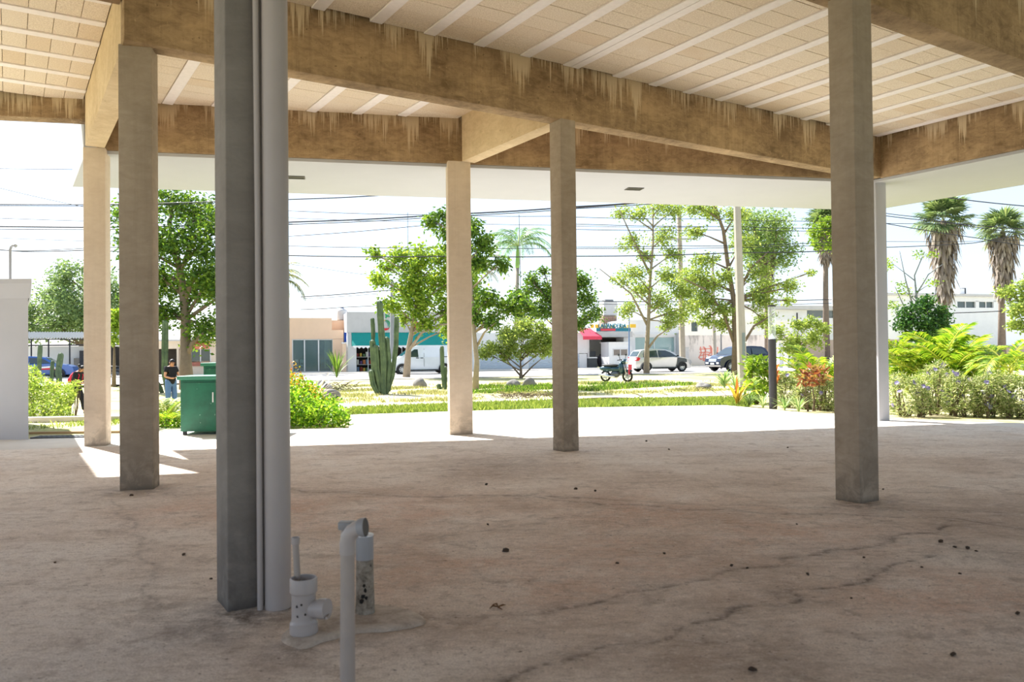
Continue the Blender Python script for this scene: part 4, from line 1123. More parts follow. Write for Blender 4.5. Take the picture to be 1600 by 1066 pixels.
# ------------------------------------------------------------------ cacti
M_CACT = NT('cactus_skin')
g = M_CACT.coord(); M_CACT.done(M_CACT.ramp(M_CACT.noise(g, 4, 5, .6), [(.3, C(56, 76, 54)), (.7, C(98, 116, 78))]), .7); M_CACT = M_CACT.m
def cactus(label, Y, base, arms, rpx):
    b = at(*base, Y); k = Y / F_PX
    root = empty('column_cactus', (b.x, Y, min(0, terrain(b.x, Y))), 0, label, 'cactus')
    o3 = Vector(root.location)
    for j, (arm, r) in enumerate(arms):
        P = [at(px, py, Y) - o3 for px, py in arm]
        P[0].z = max(P[0].z, -.05)
        Q = []
        for i in range(len(P) - 1):
            for s in range(4): Q.append(P[i].lerp(P[i + 1], s / 4))
        Q.append(P[-1])
        off = (j % 3 - 1) * .12
        for q in Q: q.y += off
        up = (Q[-1] - Q[-2]).normalized(); rr_ = r * k
        Q += [Q[-1] + up * rr_ * .5, Q[-1] + up * rr_ * .85]
        rs = [rr_ * (.75 + .25 * min(1, i / 3)) * (1 + .05 * math.sin(i * 2.1 + j)) for i in range(len(Q) - 2)] + [rr_ * .75, rr_ * .15]
        m = MB().tube(Q, rs, 14)
        for i in range(len(m.v)):
            if i % 2 == 0:
                c = Q[i // 14]; v = Vector(m.v[i]); m.v[i] = tuple(c + (v - c) * .74)
        m.build('arm', M_CACT, root)
    return root
cactus('large many armed column cactus on the lawn before the green awning shop', 28.6, (599, 621), [([(600, 621), (600, 565), (596, 510), (594, 474)], 5.2), ([(594, 616), (585, 580), (582, 535)], 5), ([(582, 540), (582, 515), (581, 499)], 3.4), ([(596, 612), (590, 575), (588, 543)], 5), ([(604, 614), (607, 565), (604, 530)], 4.6), ([(603, 618), (612, 588), (618, 540), (619, 497)], 4), ([(592, 620), (584, 600), (581, 582)], 4.8), ([(602, 612), (598, 585), (594, 550)], 5), ([(606, 612), (609, 585), (610, 570)], 4.6)], 5)
cactus('small slim cactus right beside the tan paving column', 32, (694, 612), [([(694, 612), (692, 575), (691, 543)], 3.2), ([(696, 612), (696, 590), (695.5, 575)], 3), ([(690, 613), (686, 608), (685, 603)], 4)], 3)
cactus('dark tall cactus pair between the grey brown column and the man', 36, (250, 620), [([(247, 622), (244, 590), (243, 525)], 4), ([(262, 615), (257, 580), (258, 505)], 5), ([(252, 625), (247, 605), (240, 595)], 4)], 4)
cactus('group of slanting cactus stems behind the feathery bush', 44, (78, 606), [([(62, 606), (63, 575), (65, 541)], 3.4), ([(92, 606), (91, 580), (95, 555)], 4.5), ([(79, 606), (79, 585), (80, 566)], 3), ([(96, 606), (94, 585), (93, 575)], 4)], 4)

# ------------------------------------------------------------------ buildings across the street
M_BW = plain('shop_white', C(226, 226, 226), .85, .05, 1.2)
M_BG = plain('shop_grey', C(190, 188, 186), .85, .08, 1.5)
M_BEIGE = plain('shop_beige', C(226, 196, 168), .85, .05, 1.2)
M_TAN = plain('wall_tan', C(190, 168, 148), .9, .08, 1.5)
M_DARKIN = plain('dark_interior', C(52, 48, 46), .8, .3, 3)
M_REDIN = plain('brown_interior', C(120, 78, 66), .8, .15, 2)
M_ALU = plain('pale_aluminium', C(214, 214, 214), .4, .03, 5)
M_TEAL = plain('teal_canvas', C(14, 142, 132), .7, .06, 3)
M_BLACKMET = plain('black_metal', C(40, 40, 44), .5, .1, 6)
M_STEP = plain('step_concrete', C(186, 174, 162), .9, .1, 3)
def glassmat():
    t = NT('shop_glass'); t.b.inputs['Transmission Weight'].default_value = 0.0
    t.done(C(120, 150, 152), .06, 0, .8)
    tr = t.new('ShaderNodeBsdfTransparent'); tr.inputs['Color'].default_value = (.82, .9, .9, 1)
    mx = t.new('ShaderNodeMixShader'); mx.inputs[0].default_value = .32
    t.link(tr.outputs[0], mx.inputs[1]); t.link(t.b.outputs[0], mx.inputs[2]); t.link(mx.outputs[0], t.n['Material Output'].inputs['Surface'])
    return t.m
M_GLASS = glassmat()
def clear():
    t = NT('clear_lamp_glass'); t.done(C(226, 232, 232), .1, 0, .8)
    tr = t.new('ShaderNodeBsdfTransparent'); tr.inputs['Color'].default_value = (.95, .97, .97, 1)
    mx = t.new('ShaderNodeMixShader'); mx.inputs[0].default_value = .22
    t.link(tr.outputs[0], mx.inputs[1]); t.link(t.b.outputs[0], mx.inputs[2]); t.link(mx.outputs[0], t.n['Material Output'].inputs['Surface'])
    return t.m
M_LGLASS = clear()
M_WIN = plain('dark_window', C(70, 84, 84), .12, .1, 2, spec=.8)
M_WINPALE = plain('pale_window', C(150, 176, 174), .12, .05, 2, spec=.8)
class Bld:
    """a building on the street grid; boxes are given by where their edges stand along the facade (px) and up it (py)"""
    def __init__(self, name, label, cat, px, w):
        self.a0, _ = street(px, 560, w); self.w = w
        p = E1 * self.a0 + E2 * w
        self.root = empty(name, (p.x, p.y, 0), AS, label, cat)
    def X(self, px, d=0): return street(px, 560, self.w + d)[0] - self.a0
    def Z(self, px, py, d=0): return street(px, py, self.w + d)[1]
    def rect(self, x0, x1, y0, y1, d=0):
        pm = (x0 + x1) / 2
        return self.X(x0, d), self.X(x1, d), (0.0 if y1 is None else self.Z(pm, y1, d)), self.Z(pm, y0, d)
    def box(self, name, m, x0, x1, y0, y1, d0, d1, mb=None):
        a, b, z0, z1 = self.rect(x0, x1, y0, y1, 0)
        k = MB() if mb is None else mb
        k.box((a, d0, z0), (b, d1, z1))
        if mb is None: return k.build(name, m, self.root)
    def multi(self, name, m, boxes):
        k = MB()
        for b in boxes: self.box('', None, *b, mb=k)
        return k.build(name, m, self.root)
def text(name, s, size, m, parent, loc, rot, ext=.02):
    c = bpy.data.curves.new(name, 'FONT'); c.body = s; c.size = size; c.extrude = ext; c.align_x = 'LEFT'; c.resolution_u = 3; c.offset = .012
    o = bpy.data.objects.new(name, c); COL.objects.link(o)
    dg = bpy.context.evaluated_depsgraph_get(); dg.update()
    me = bpy.data.meshes.new_from_object(o.evaluated_get(dg)); bpy.data.objects.remove(o)
    me.materials.clear()
    return link_mesh(name, me, m, parent, loc, rot)

# beige shop with glass doors
B = Bld('shop_building', 'beige flat roofed shop with tall glass doors beside the drain pipe', 'building', 457, 61.8)
B.multi('wall', M_BEIGE, [(380, 456.5, 530, None, 0, 7), (520, 537, 530, None, 0, 7), (380, 537, 516, 530, 0, 7), (380, 519, 497, 516, 0, 7)])
B.box('floor_slab', M_STEP, 452, 521, 583, None, -.6, 3)
B.box('back_wall', M_REDIN, 456, 521, 530, 583, 2.6, 2.8)
B.box('curtain', plain('curtain', C(206, 200, 190), .8), 509, 519, 531, 576, 1.6, 1.7)
fr = B.multi('door_frame', M_ALU, [(456.5, 458, 530, 582, .05, .15), (475, 477, 530, 582, .05, .15), (497, 499, 530, 582, .05, .15), (519.5, 521, 530, 582, .05, .15), (456.5, 521, 530, 531.5, .05, .15), (456.5, 521, 580.5, 582, .05, .15)])
for a, b in ((458, 475), (477, 497), (499, 519.5)):
    o = B.box('pane', M_GLASS, a, b, 531.5, 580.5, .09, .11)
for k, x in enumerate((462, 470, 503, 511)):
    B.multi('chair', M_ALU if k < 2 else plain('blue_grey_paint', C(70, 90, 110), .5), [(x, x + .6, 562, 581, .9, .95), (x + 4, x + 4.6, 562, 581, .9, .95), (x, x + 4.6, 571, 572.5, .7, 1.2), (x, x + 4.6, 562, 567, 1.15, 1.2)])
# small separate objects
def prop(name, label, cat, px, w): 
    b = Bld(name, label, cat, px, w); return b
B = prop('wall_pier', 'narrow beige pier between the beige shop and the green awning shop', 'pier', 539, 60.2)
B.box('pier', M_BEIGE, 535, 541, 537, None, 0, .5)
B.box('cap', M_BW, 534.6, 541.4, 535, 537, -.04, .54)
B = prop('blue_sign', 'small upright blue sign board above the narrow beige pier', 'sign', 540, 60.3)
B.box('board', plain('sign_blue', C(24, 66, 150), .5, .05), 538.2, 541.8, 519.5, 534.5, 0, .12)
B = prop('water_tank', 'white round water tank on the roof beside the green awning shop', 'tank', 535, 64)
rt = B.root; z0 = B.Z(535, 500.5); k = 64 / F_PX
MB().lathe([(.36, z0), (.42, z0 + .06), (.42, z0 + .68), (.38, z0 + .78), (.2, z0 + .92), (.12, z0 + .94)], 20).build('tank', M_BG, rt, autosmooth=True)
MB().lathe([(.13, z0 + .93), (.13, z0 + 1.02), (.0, z0 + 1.04)], 12).build('lid', plain('lid_blue', C(70, 96, 140), .5), rt, autosmooth=True)
MB().box((-.9, -.5, B.Z(530, 516.2)), (.5, .6, z0 - .02)).build('roof_block', M_BEIGE, rt)

# shop with the green awning
B = Bld('shop_building', 'white shop with a long green awning and a round swirl emblem', 'building', 543, 60.5)
B.box('sign_wall', M_BG, 542, 746, 488, 519.5, -.15, .1)
B.multi('wall', M_BW, [(543, 557, 519, None, 0, 7), (706, 746, 519, None, 0, 7), (543, 746, 489, 524, .1, 7)])
B.box('back_wall', M_DARKIN, 556, 707, 520, None, 3, 3.2)
B.box('floor_slab', M_STEP, 556, 707, 584, None, -.05, 3)
step = B.multi('step', M_STEP, [(541, 603, 584, None, -.55, 0), (541, 603, 587.5, None, -1.1, -.55)])
m = MB(); a, b = B.X(549), B.X(712); zt, zb = B.Z(630, 520), B.Z(630, 540.5)
m.add([(a, -.16, zt), (b, -.16, zt), (b, -1.25, zb), (a, -1.25, zb), (a, -.16, zt - .05), (b, -.16, zt - .05), (b, -1.25, zb - .05), (a, -1.25, zb - .05), (a, -.16, zb), (b, -.16, zb)],
      [(0, 3, 2, 1), (4, 5, 6, 7), (0, 4, 7, 3), (1, 2, 6, 5), (0, 1, 5, 4), (3, 7, 6, 2), (0, 8, 3), (1, 2, 9)])
m.build('awning', M_TEAL, B.root)
m = MB(); n = 26; wv = (b - a) / n
for i in range(n):
    x = a + i * wv
    m.add([(x, -1.26, zb + .02), (x + wv, -1.26, zb + .02), (x + wv, -1.26, zb - .08), (x + wv * .5, -1.26, zb - .2), (x, -1.26, zb - .08)], [(0, 4, 3, 2, 1)])
o = m.build('awning_hem', M_BW, B.root); o['kind'] = 'stuff'
for x in (575, 592, 610, 628, 660, 690): B.box('mullion', M_ALU, x, x + 1, 541, 584, .1, .2)
cols = [C(150, 60, 50), C(226, 190, 80), C(90, 130, 90), C(220, 220, 214), C(96, 70, 120), C(200, 120, 70), C(110, 140, 170)]
rr = random.Random(4)
for sh in range(3):
    zz = (548, 560, 572)[sh]
    B.box('shelf', M_BG, 559, 604, zz + 9.5, zz + 10.5, .9, 1.5)
    for i in range(9):
        x = 560 + i * 4.8; hh = rr.uniform(4, 8)
        B.box('goods', plain('goods_%d' % ((i + sh * 3) % 7), cols[(i + sh * 3) % 7], .6), x, x + rr.uniform(2.5, 4.2), zz + 9.5 - hh, zz + 9.5, 1.0, 1.4)
def arc(name, m, cx, cy, r, a0, a1, wd, B, d=-.2):
    k = MB(); X, Z = B.X(cx), B.Z(cx, cy); s = (B.X(cx + 10) - B.X(cx)) / 10
    P = [(X + r * s * math.cos(R(a0 + (a1 - a0) * i / 14)), d, Z + r * s * math.sin(R(a0 + (a1 - a0) * i / 14))) for i in range(15)]
    k.tube(P, [wd * s * math.sin(math.pi * (i + 1) / 16) + .01 for i in range(15)], 6)
    return k.build(name, m, B.root)
LG, LR, LY = plain('logo_green', C(30, 150, 90), .5, .03), plain('logo_red', C(214, 50, 52), .5, .03), plain('logo_yellow', C(236, 190, 60), .5, .03)
arc('logo_arc', LG, 602, 508, 7.2, -40, 95, .9, B); arc('logo_arc', plain('logo_teal', C(40, 160, 140), .5, .03), 601, 508, 5.4, -30, 80, .6, B)
arc('logo_arc', LY, 602, 508, 7.2, 90, 190, .8, B); arc('logo_arc', LR, 602, 508, 7.6, 200, 325, .9, B); arc('logo_arc', LR, 602, 508.5, 5.6, 215, 310, .6, B)
arc('logo_leaf', LG, 606, 497, 3, 20, 200, 1.1, B); arc('logo_leaf', LG, 602, 495, 2.6, -20, 110, 1.0, B)
text('lettering', 'TAL', .62, LR, B.root, (B.X(645), -.17, B.Z(650, 512)), (R(90), 0, 0))
# rolling shutters
B = Bld('shutter_building', 'long white building with rolling shutters behind the small round tree', 'building', 746, 61)
B.multi('wall', M_BW, [(746, 918, 520, 553, 0, 7), (746, 750, 553, None, 0, 7), (818, 826, 553, None, 0, 7), (905, 917, 553, None, 0, 7)])
B.box('plinth', M_BG, 744, 919, 577, None, -.5, .05)
B.box('step', M_STEP, 744, 919, 582, None, -1.0, -.5)
for x0, x1 in ((750, 818), (826, 905)):
    a, b, z0, z1 = B.rect(x0, x1, 553, 577)
    n = 14; hh = (z1 - z0) / n
    src = None
    for i in range(n):
        if src is None:
            k = MB(); k.add([(a, .05, 0), (b, .05, 0), (b, -.03, hh * .45), (a, -.03, hh * .45), (a, .05, hh), (b, .05, hh)], [(0, 1, 2, 3), (3, 2, 5, 4)])
            src = k.build('slat', plain('shutter_white', C(214, 222, 230), .5, .03), B.root)
        else:
            src2 = src.copy(); COL.objects.link(src2); src2.parent = B.root; src2.location = (0, 0, z0 + i * hh); continue
        src.location = (0, 0, z0)
# red awning corner
m = MB(); a, b = B.X(902), B.X(931); zt, zb = B.Z(915, 513), B.Z(915, 526)
m.add([(a, .0, zt), (b - .5, .0, zt), (b, -1.3, zb), (a, -1.3, zb), (a, -1.3, zb - .28), (b, -1.3, zb - .28), (b - .5, 0, zt - .3)], [(0, 3, 2, 1), (3, 4, 5, 2), (1, 2, 5, 6)])
rw = empty('awning', (B.root.location.x, B.root.location.y, 0), AS, 'short red and pink awning right beside the slender middle column', 'awning')
m.build('canvas', plain('red_canvas', C(206, 64, 88), .7, .08), rw)
# laundry
B = Bld('laundry_building', 'open fronted laundry with a colourful sign board on its roof edge', 'building', 930, 61.2)
B.box('roof_slab', M_BG, 926, 984, 518.5, 527, -.6, 6)
B.multi('wall', M_BW, [(917.5, 921, 530, None, 0, .3), (905.5, 916, 530, None, 0, .3), (938, 945, 527, None, 4, 6), (975, 984, 527, None, 0, 6), (920, 945, 527, 533, 3.6, 3.9), (945, 975, 527, None, 3.8, 4)])
B.box('post', M_BLACKMET, 915.6, 917.4, 527, None, -.05, .05)
B.box('plinth', M_BG, 920, 952, 577, None, -.7, 3.5)
B.box('dark_bay', M_DARKIN, 952, 976, 528, 560, 1.5, 1.7)
B.box('sign_back', plain('sign_teal', C(40, 120, 140), .6, .05), 928, 981, 513, 518.3, -.62, -.55)
B.box('sign_strip', plain('sign_red', C(206, 70, 82), .6, .05), 934, 957, 514, 517.6, -.66, -.62)
for x in (919, 926): B.box('sign_tile', LY, x, x + 5, 507.5, 513, -.64, -.58)
B.box('sign_tile', LY, 980, 989, 507, 512.5, -.64, -.58)
LT = plain('sign_letters', C(30, 110, 130), .5, .05)
zz = B.Z(955, 513)
t = text('lettering', 'LAVANDERIA', .5, LT, B.root, (B.X(930.5), -.66, zz + .02), (R(90), 0, 0), .03)
t.scale = ((B.X(980) - B.X(930.5)) / 3.42, 1, 1)
for i, ch in enumerate((935, 941.5, 949, 953.5, 963.5, 969.5, 975)): B.box('sign_tile', plain('sign_cream', C(240, 216, 130), .6), ch, ch + 3.6, 508, 513, -.6, -.57)
text('small_lettering', 'y secado', .22, LY, B.root, (B.X(963), -.66, B.Z(970, 517.3)), (R(90), 0, 0), .01) if False else None
B = prop('washing_machine', 'dark washing machine standing in the open laundry', 'appliance', 926, 60.9)
B.box('body', plain('machine_dark', C(66, 70, 72), .5, .1), 918.5, 933, 560, 578, 0, .7)
B.box('lid', plain('machine_lid', C(48, 52, 56), .4, .1), 918.5, 933, 549, 558, .3, .7)
B.box('worktop', M_ALU, 918.3, 933.2, 558, 560, -.03, .72)
B = prop('clothes_heap', 'dark heap of clothes hanging beside the white kiosk', 'clothes', 944, 61.0)
zc = B.Z(944, 566)
MB().blob((0, .3, zc + .1), (.42, .3, .55), 3, .25, 2).build('heap', plain('dark_cloth', C(40, 36, 44), .9, .3, 6), B.root, smooth=True)
MB().blob((.1, .3, zc - .45), (.36, .3, .3), 5, .25, 2).build('heap', plain('purple_cloth', C(70, 58, 92), .9, .2, 6), B.root, smooth=True)
B = prop('kiosk', 'white kiosk with two small windows behind the motorcycle', 'kiosk', 968, 59.6)
B.box('body', M_BW, 951.5, 983.5, 536, None, 0, 1.6)
B.box('roof', M_BW, 950.5, 985, 534.5, 536, -.1, 1.7)
B.multi('window_frame', M_ALU, [(957.5, 981, 545.5, 546.3, -.05, 0), (957.5, 981, 555.3, 556.2, -.05, 0), (957.5, 958.6, 545.5, 556, -.05, 0), (968.6, 969.8, 545.5, 556, -.05, 0), (979.9, 981, 545.5, 556, -.05, 0)])
for x in (958.6, 969.8): B.box('pane', plain('kiosk_window', C(128, 118, 110), .3, .4, 14), x, x + 10, 546.3, 555.3, -.03, -.01)
B.box('side_box', M_BW, 983.7, 988, 541, None, .1, 1.4)
B = prop('brick_tower', 'small bare brick tower on the laundry roof', 'tower', 954, 66)
a, b, z0, z1 = B.rect(943, 965, 493, 521.5)
MB().box((a + .03, .02, z0), (b - .03, 1, z1)).build('core', plain('brown_mortar', C(150, 130, 116), .9, .1), B.root)
bm_ = MB().box((0, 0, 0), (.34, .05, .16)).mesh('brick'); bm_.materials.append(plain('brick_brown', C(172, 138, 116), .9, .2, 3))
for r_ in range(int((z1 - z0) / .19)):
    for c_ in range(int((b - a) / .37) + 1):
        x = a + c_ * .37 + (.18 if r_ % 2 else 0)
        if x + .34 > b + .05: continue
        o = link_mesh('brick', bm_, None, B.root, (x, -.03, z0 + r_ * .19))
B = prop('water_tank', 'pale square water tank standing on the bare brick tower', 'tank', 955, 66)
B.box('tank', M_BG, 944.5, 965.5, 471.5, 492.6, 0, 1.1)
B.box('lid', plain('lid_dark', C(120, 122, 126), .6), 948, 961, 468, 471.5, .2, .9)
# white house with the big window
B = Bld('house', 'white house with a wide pale window behind the silver hatchback', 'building', 990, 61.4)
B.multi('wall', M_BW, [(984, 993, 500, None, 0, 8), (1054.5, 1062, 500, None, 0, 8), (993, 1054.5, 500, 526.5, 0, 8), (993, 1054.5, 551, None, 0, 8)])
B.box('ledge', M_BW, 990, 1058, 521, 523, -.12, 0)
B.box('buttress', M_BG, 1056, 1062, 521, None, -.5, 0)
B.multi('window_frame', M_ALU, [(993, 1054.5, 526.5, 527.5, .1, .2), (993, 1054.5, 550, 551, .1, .2), (1022.8, 1024, 527, 551, .1, .2)])
B.box('pane', M_WINPALE, 993.5, 1022.8, 527.5, 550, .14, .17); B.box('pane', M_WINPALE, 1024, 1054.2, 527.5, 550, .14, .17)
B = Bld('house', 'tall white house with a dark window above the graffiti wall', 'building', 1070, 67)
B.multi('wall', M_BW, [(1060, 1081, 503, None, 0, 6), (1081, 1091, 518, None, 0, 6), (1091, 1238, 503, None, 0, 6)])
B.box('pane', M_WIN, 1081, 1091, 503, 518, .2, .25)
B.box('parapet', M_BW, 1060, 1238, 500, 503, -.1, 6)
# graffiti wall
t = NT('weathered_white_wall'); g = t.coord(kind='World')
zn = t.new('ShaderNodeSeparateXYZ'); t.link(t.new('ShaderNodeTexCoord').outputs['Generated'], zn.inputs[0])
n = t.noise(t.coord((3, 3, .5), 'World'), 1, 5, .7)
c = t.mix(t.ramp(t.math('ADD', n, t.math('MULTIPLY', zn.outputs['Z'], .35)), [(.78, 0), (.95, .8)]), C(236, 226, 216), C(120, 112, 106)); t.done(c, .9)
M_WEATH = t.m
B = Bld('boundary_wall', 'weathered white boundary wall with faded red graffiti', 'wall', 1075, 61.6)
B.box('wall', M_WEATH, 1068, 1236, 524, None, 0, .25)
m = MB(); rr = random.Random(2); s = (B.X(1110) - B.X(1100)) / 10
for i in range(7):
    x = B.X(1093.5 + i * 4.2); z0_, z1_ = B.Z(1105, 563), B.Z(1105, 542)
    P = [(x + rr.uniform(-.12, .2), -.012, z0_ + (z1_ - z0_) * q + rr.uniform(-.08, .08)) for q in (0, .25, .5, .8, 1)]
    if i % 2: P = [P[0], P[2], (P[2][0] + .2, -.012, P[2][2] + .1), (P[4][0] + .15, -.012, P[4][2]), P[4]]
    m.tube(P, .062, 6)
for i in range(4):
    z = B.Z(1105, 546 + i * 5); m.tube([(B.X(1093), -.012, z), (B.X(1103 + rr.uniform(0, 4)), -.012, z + rr.uniform(-.15, .15)), (B.X(1114 + rr.uniform(0, 6)), -.012, z + rr.uniform(-.2, .2))], .045, 6)
for v in range(len(m.v)): m.v[v] = (m.v[v][0], max(-.014, min(-.004, m.v[v][1])), m.v[v][2])
o = m.build('graffiti', plain('faded_red_paint', C(236, 150, 132), .9, .15, 9), B.root)
B = prop('utility_box', 'pale meter cabinet at the foot of the brown concrete pole', 'cabinet', 1070, 59.5)
B.box('body', M_BG, 1066.5, 1076.5, 543.5, None, 0, .5); B.box('lid', M_BG, 1066, 1077, 542.5, 543.5, -.05, .55)
# right hand houses and walls
B = Bld('house', 'white flat roofed house with a dark strip window behind the low loose tree', 'building', 1215, 76)
B.multi('wall', M_BW, [(1160, 1262, 484, None, 0, 8), (1262, 1304, 497, None, 0, 8), (1304, 1330, 484, None, 0, 8), (1262, 1304, 484, 485, 0, 8)])
B.box('roof', M_BG, 1158, 1332, 478, 484, -.5, 8.4)
B.box('pane', M_WIN, 1262, 1304, 485, 497, .15, .2)
B.box('drainpipe', M_BLACKMET, 1245.5, 1246.7, 489, 510, -.1, 0)
B = Bld('boundary_wall', 'tan boundary wall beyond the lime areca palms', 'wall', 1236, 52)
B.box('wall', M_TAN, 1236, 1420, 531, None, 0, .25)
B = prop('gate_pillar', 'pair of white gate posts at the end of the tan boundary wall', 'pillar', 1222, 52)
B.box('post', M_BW, 1216, 1222, 536, None, -.1, .35); B.box('post', M_BW, 1229, 1235, 534, None, -.1, .35)
B = Bld('boundary_wall', 'grey brown boundary wall behind the purple flowering shrubs', 'wall', 1420, 49)
B.box('wall', M_TAN, 1420.5, 1700, 541, None, 0, .25)
B.box('ledge', M_BG, 1420.5, 1700, 539.5, 541, -.06, .31)
B = Bld('house', 'white house with two dark windows between the shaggy fan palms', 'building', 1480, 70)
B.multi('wall', M_BW, [(1380, 1497.5, 470, None, 0, 8), (1497.5, 1526, 481, None, 0, 8), (1526, 1531.5, 470, None, 0, 8), (1531.5, 1554, 481, None, 0, 8), (1554, 1566, 470, None, 0, 8), (1380, 1566, 462, 471, 0, 8)])
B.box('roof', M_BG, 1376, 1567, 459, 463, -.3, 8.3)
B.multi('window_frame', M_BW, [(1511, 1512, 471, 481, .1, .2), (1543, 1544, 471, 481, .1, .2)])
B.box('pane', M_WIN, 1497.5, 1526, 471, 481, .2, .25); B.box('pane', M_WIN, 1531.5, 1554, 471, 481, .2, .25)
B.box('chimney', M_BW, 1513, 1521, 450, 459, 1, 2.2); B.box('chimney_cap', M_BLACKMET, 1520.5, 1523, 449, 459, 1, 2.2)
# left: pergola shed, house behind the man
B = Bld('shed', 'white shed wall behind a black pergola frame and the feathery bush', 'building', 90, 62)
B.box('wall', M_BW, 20, 150, 541, None, 1.5, 1.8)
a, b, z0, z1 = B.rect(20, 190, 528, 530)
k = MB(); n = 40
for i in range(n):
    x0, x1 = a + (b - a) * i / n, a + (b - a) * (i + 1) / n
    k.add([(x0, 0, z0), ((x0 + x1) / 2, 0, z0 + .12), (x1, 0, z0), (x0, 3, z0 + .5), ((x0 + x1) / 2, 3, z0 + .62), (x1, 3, z0 + .5)], [(0, 1, 4, 3), (1, 2, 5, 4)])
k.build('roof_sheet', plain('grey_sheet', C(150, 152, 150), .6, .1), B.root)
B.box('rail', M_BLACKMET, 20, 190, 538.5, 540.5, -.05, .05)
B.box('rail', M_BLACKMET, 20, 190, 529.5, 531, -.05, .05)
for x in (48, 75, 108, 150, 172): B.box('post', M_BLACKMET, x, x + 2, 530, None, -.05, .05)
B.box('stone_wall', plain('stone_wall_grey', C(140, 134, 126), .9, .25, 4), 110, 122, 560, None, 1.0, 1.5)
B.box('gate', plain('dark_gate', C(70, 70, 74), .7, .2), 119, 130, 548, None, 1.0, 1.1)
B.box('garage_dark', M_DARKIN, 152, 190, 541, None, 1.6, 2.0)
B = Bld('house', 'cream house with a dark window and orange tiled awning behind the man', 'building', 240, 60)
B.multi('wall', plain('cream_wall', C(222, 206, 184), .85, .05), [(276, 297, 533, None, 0, 6), (297, 330, 533, 545, 0, 6), (297, 330, 566, None, 0, 6), (330, 352, 533, None, 0, 6), (236, 276, 533, 545, 0, 6)])
B.box('garage_dark', M_DARKIN, 236, 276, 545, None, 2.5, 2.7)
B.box('roof', M_BG, 234, 354, 530.5, 533, -.4, 6.2)
B.box('pane', M_WIN, 299, 328, 546, 565, .12, .18); B.multi('window_frame', M_BW, [(297, 299, 545, 566, .05, .2), (328, 330, 545, 566, .05, .2), (312.5, 314, 545, 566, .05, .2)])
B.box('brick_sill', plain('brick_red', C(168, 110, 92), .9, .2, 6), 296, 331, 566, 572, -.1, 0)
a, b, z0, z1 = B.rect(299, 328, 533, 543)
MB().add([(a, 0, z1), (b, 0, z1), (b, -.9, z0), (a, -.9, z0), (a, 0, z1 - .1), (b, 0, z1 - .1), (b, -.9, z0 - .1), (a, -.9, z0 - .1)], [(0, 3, 2, 1), (3, 7, 6, 2), (4, 5, 6, 7), (0, 4, 7, 3), (1, 2, 6, 5)]).build('tile_awning', plain('orange_tile', C(206, 112, 80), .8, .15, 5), B.root)
B.box('drainpipe', plain('brown_pipe', C(120, 96, 80), .7), 280, 281.2, 545, 580, -.1, 0)

# ------------------------------------------------------------------ white wall block by the hall
g0, g1 = gnd(44.5, 687), gnd(-120, 688)
back = D2 * 5
Zt = at(40, 436, g0.y).z
o = empty('wall_block', (g0.x, g0.y, 0), 0, 'white plastered wall block with a flat overhanging cap at the picture edge', 'wall')
P = [Vector((0, 0, 0)), back, g1 - g0 + back, g1 - g0]
MB().prism([xy(p) for p in P], -.1, Zt - .06).build('body', M_WHITE, o)
P2 = [Vector((.10, -.06, 0)), back + Vector((.10, .1, 0)), g1 - g0 + back + Vector((-.1, .1, 0)), g1 - g0 + Vector((-.1, -.06, 0))]
P3 = [Vector((.02, -.0, 0)), back + Vector((.02, .05, 0)), g1 - g0 + back, g1 - g0]
k = MB(); z = Zt
k.v = [(p.x, p.y, z - .34) for p in P3] + [(p.x, p.y, z - .08) for p in P2] + [(p.x, p.y, z) for p in P2]
k.f = [(0, 4, 5, 1), (1, 5, 6, 2), (2, 6, 7, 3), (3, 7, 4, 0), (4, 8, 9, 5), (5, 9, 10, 6), (6, 10, 11, 7), (7, 11, 8, 4), (8, 11, 10, 9)]
k.build('cap', M_WHITE, o)
pp = at(16, 436, g0.y + 1.2); tp = at(16.5, 390, g0.y + 1.2)
o = empty('vent_pipe', (pp.x, pp.y, Zt), 0, 'thin grey vent pipe with a bent top standing on the white wall block', 'pipe')
h = tp.z - Zt
MB().tube([(0, 0, -.0), (0, 0, h), (.02, 0, h + .05), (.06, -.01, h + .075), (.11, -.02, h + .07)], .023, 10).build('pipe', M_PVC_GREY, o, autosmooth=True)
MB().cyl((.1, -.018, h + .075), (.125, -.022, h + .06), .032).build('hood', M_PVC_GREY, o)

# ------------------------------------------------------------------ poles and lamp post
M_POLE = plain('pole_concrete', C(168, 160, 150), .9, .08, 3, bump=.2)
def pole(label, Y, base, top, r, m=M_POLE, name='utility_pole', extra=True):
    b = at(*base, Y); t = at(*top, Y)
    root = empty(name, (b.x, Y, -.06), 0, label, 'pole')
    MB().tube([(0, 0, 0), (t.x - b.x, 0, t.z + .06)], [r * 1.15, r * .75], 8).build('shaft', m, root)
    return root
u = pole('pale octagonal concrete utility pole at the edge of the flower bed', 31.4, (1160.5, 604), (1148, 210), .17)
for k, (z, hh) in enumerate(((1.05, .05), (1.75, .05))): MB().tube([(0, 0, z), (0, 0, z + hh)], [.195, .195], 8).build('band', M_BW, u)
MB().box((-.05, -.2, 1.1), (.06, -.17, 2.15)).build('plate', plain('grey_plate', C(120, 130, 132), .5), u)
MB().box((-1.0, -.06, 10.0), (1.0, .06, 10.12)).build('cross_arm', M_BG, u)
q = pole('brown grey concrete utility pole behind the sparse young tree', 57, (1067, 588), (1061, 330), .2, plain('pole_brown', C(168, 156, 140), .9, .12, 3))
MB().box((-1.1, -.08, 9.4), (1.1, .08, 9.52)).build('cross_arm', M_BG, q)
pole('thin pale concrete pole in front of the graffiti wall', 58, (1117, 580), (1113, 400), .13)
pole('grey utility pole behind the large column cactus', 57, (613, 590), (613, 440), .17, plain('pole_grey', C(140, 142, 142), .9, .1, 3))
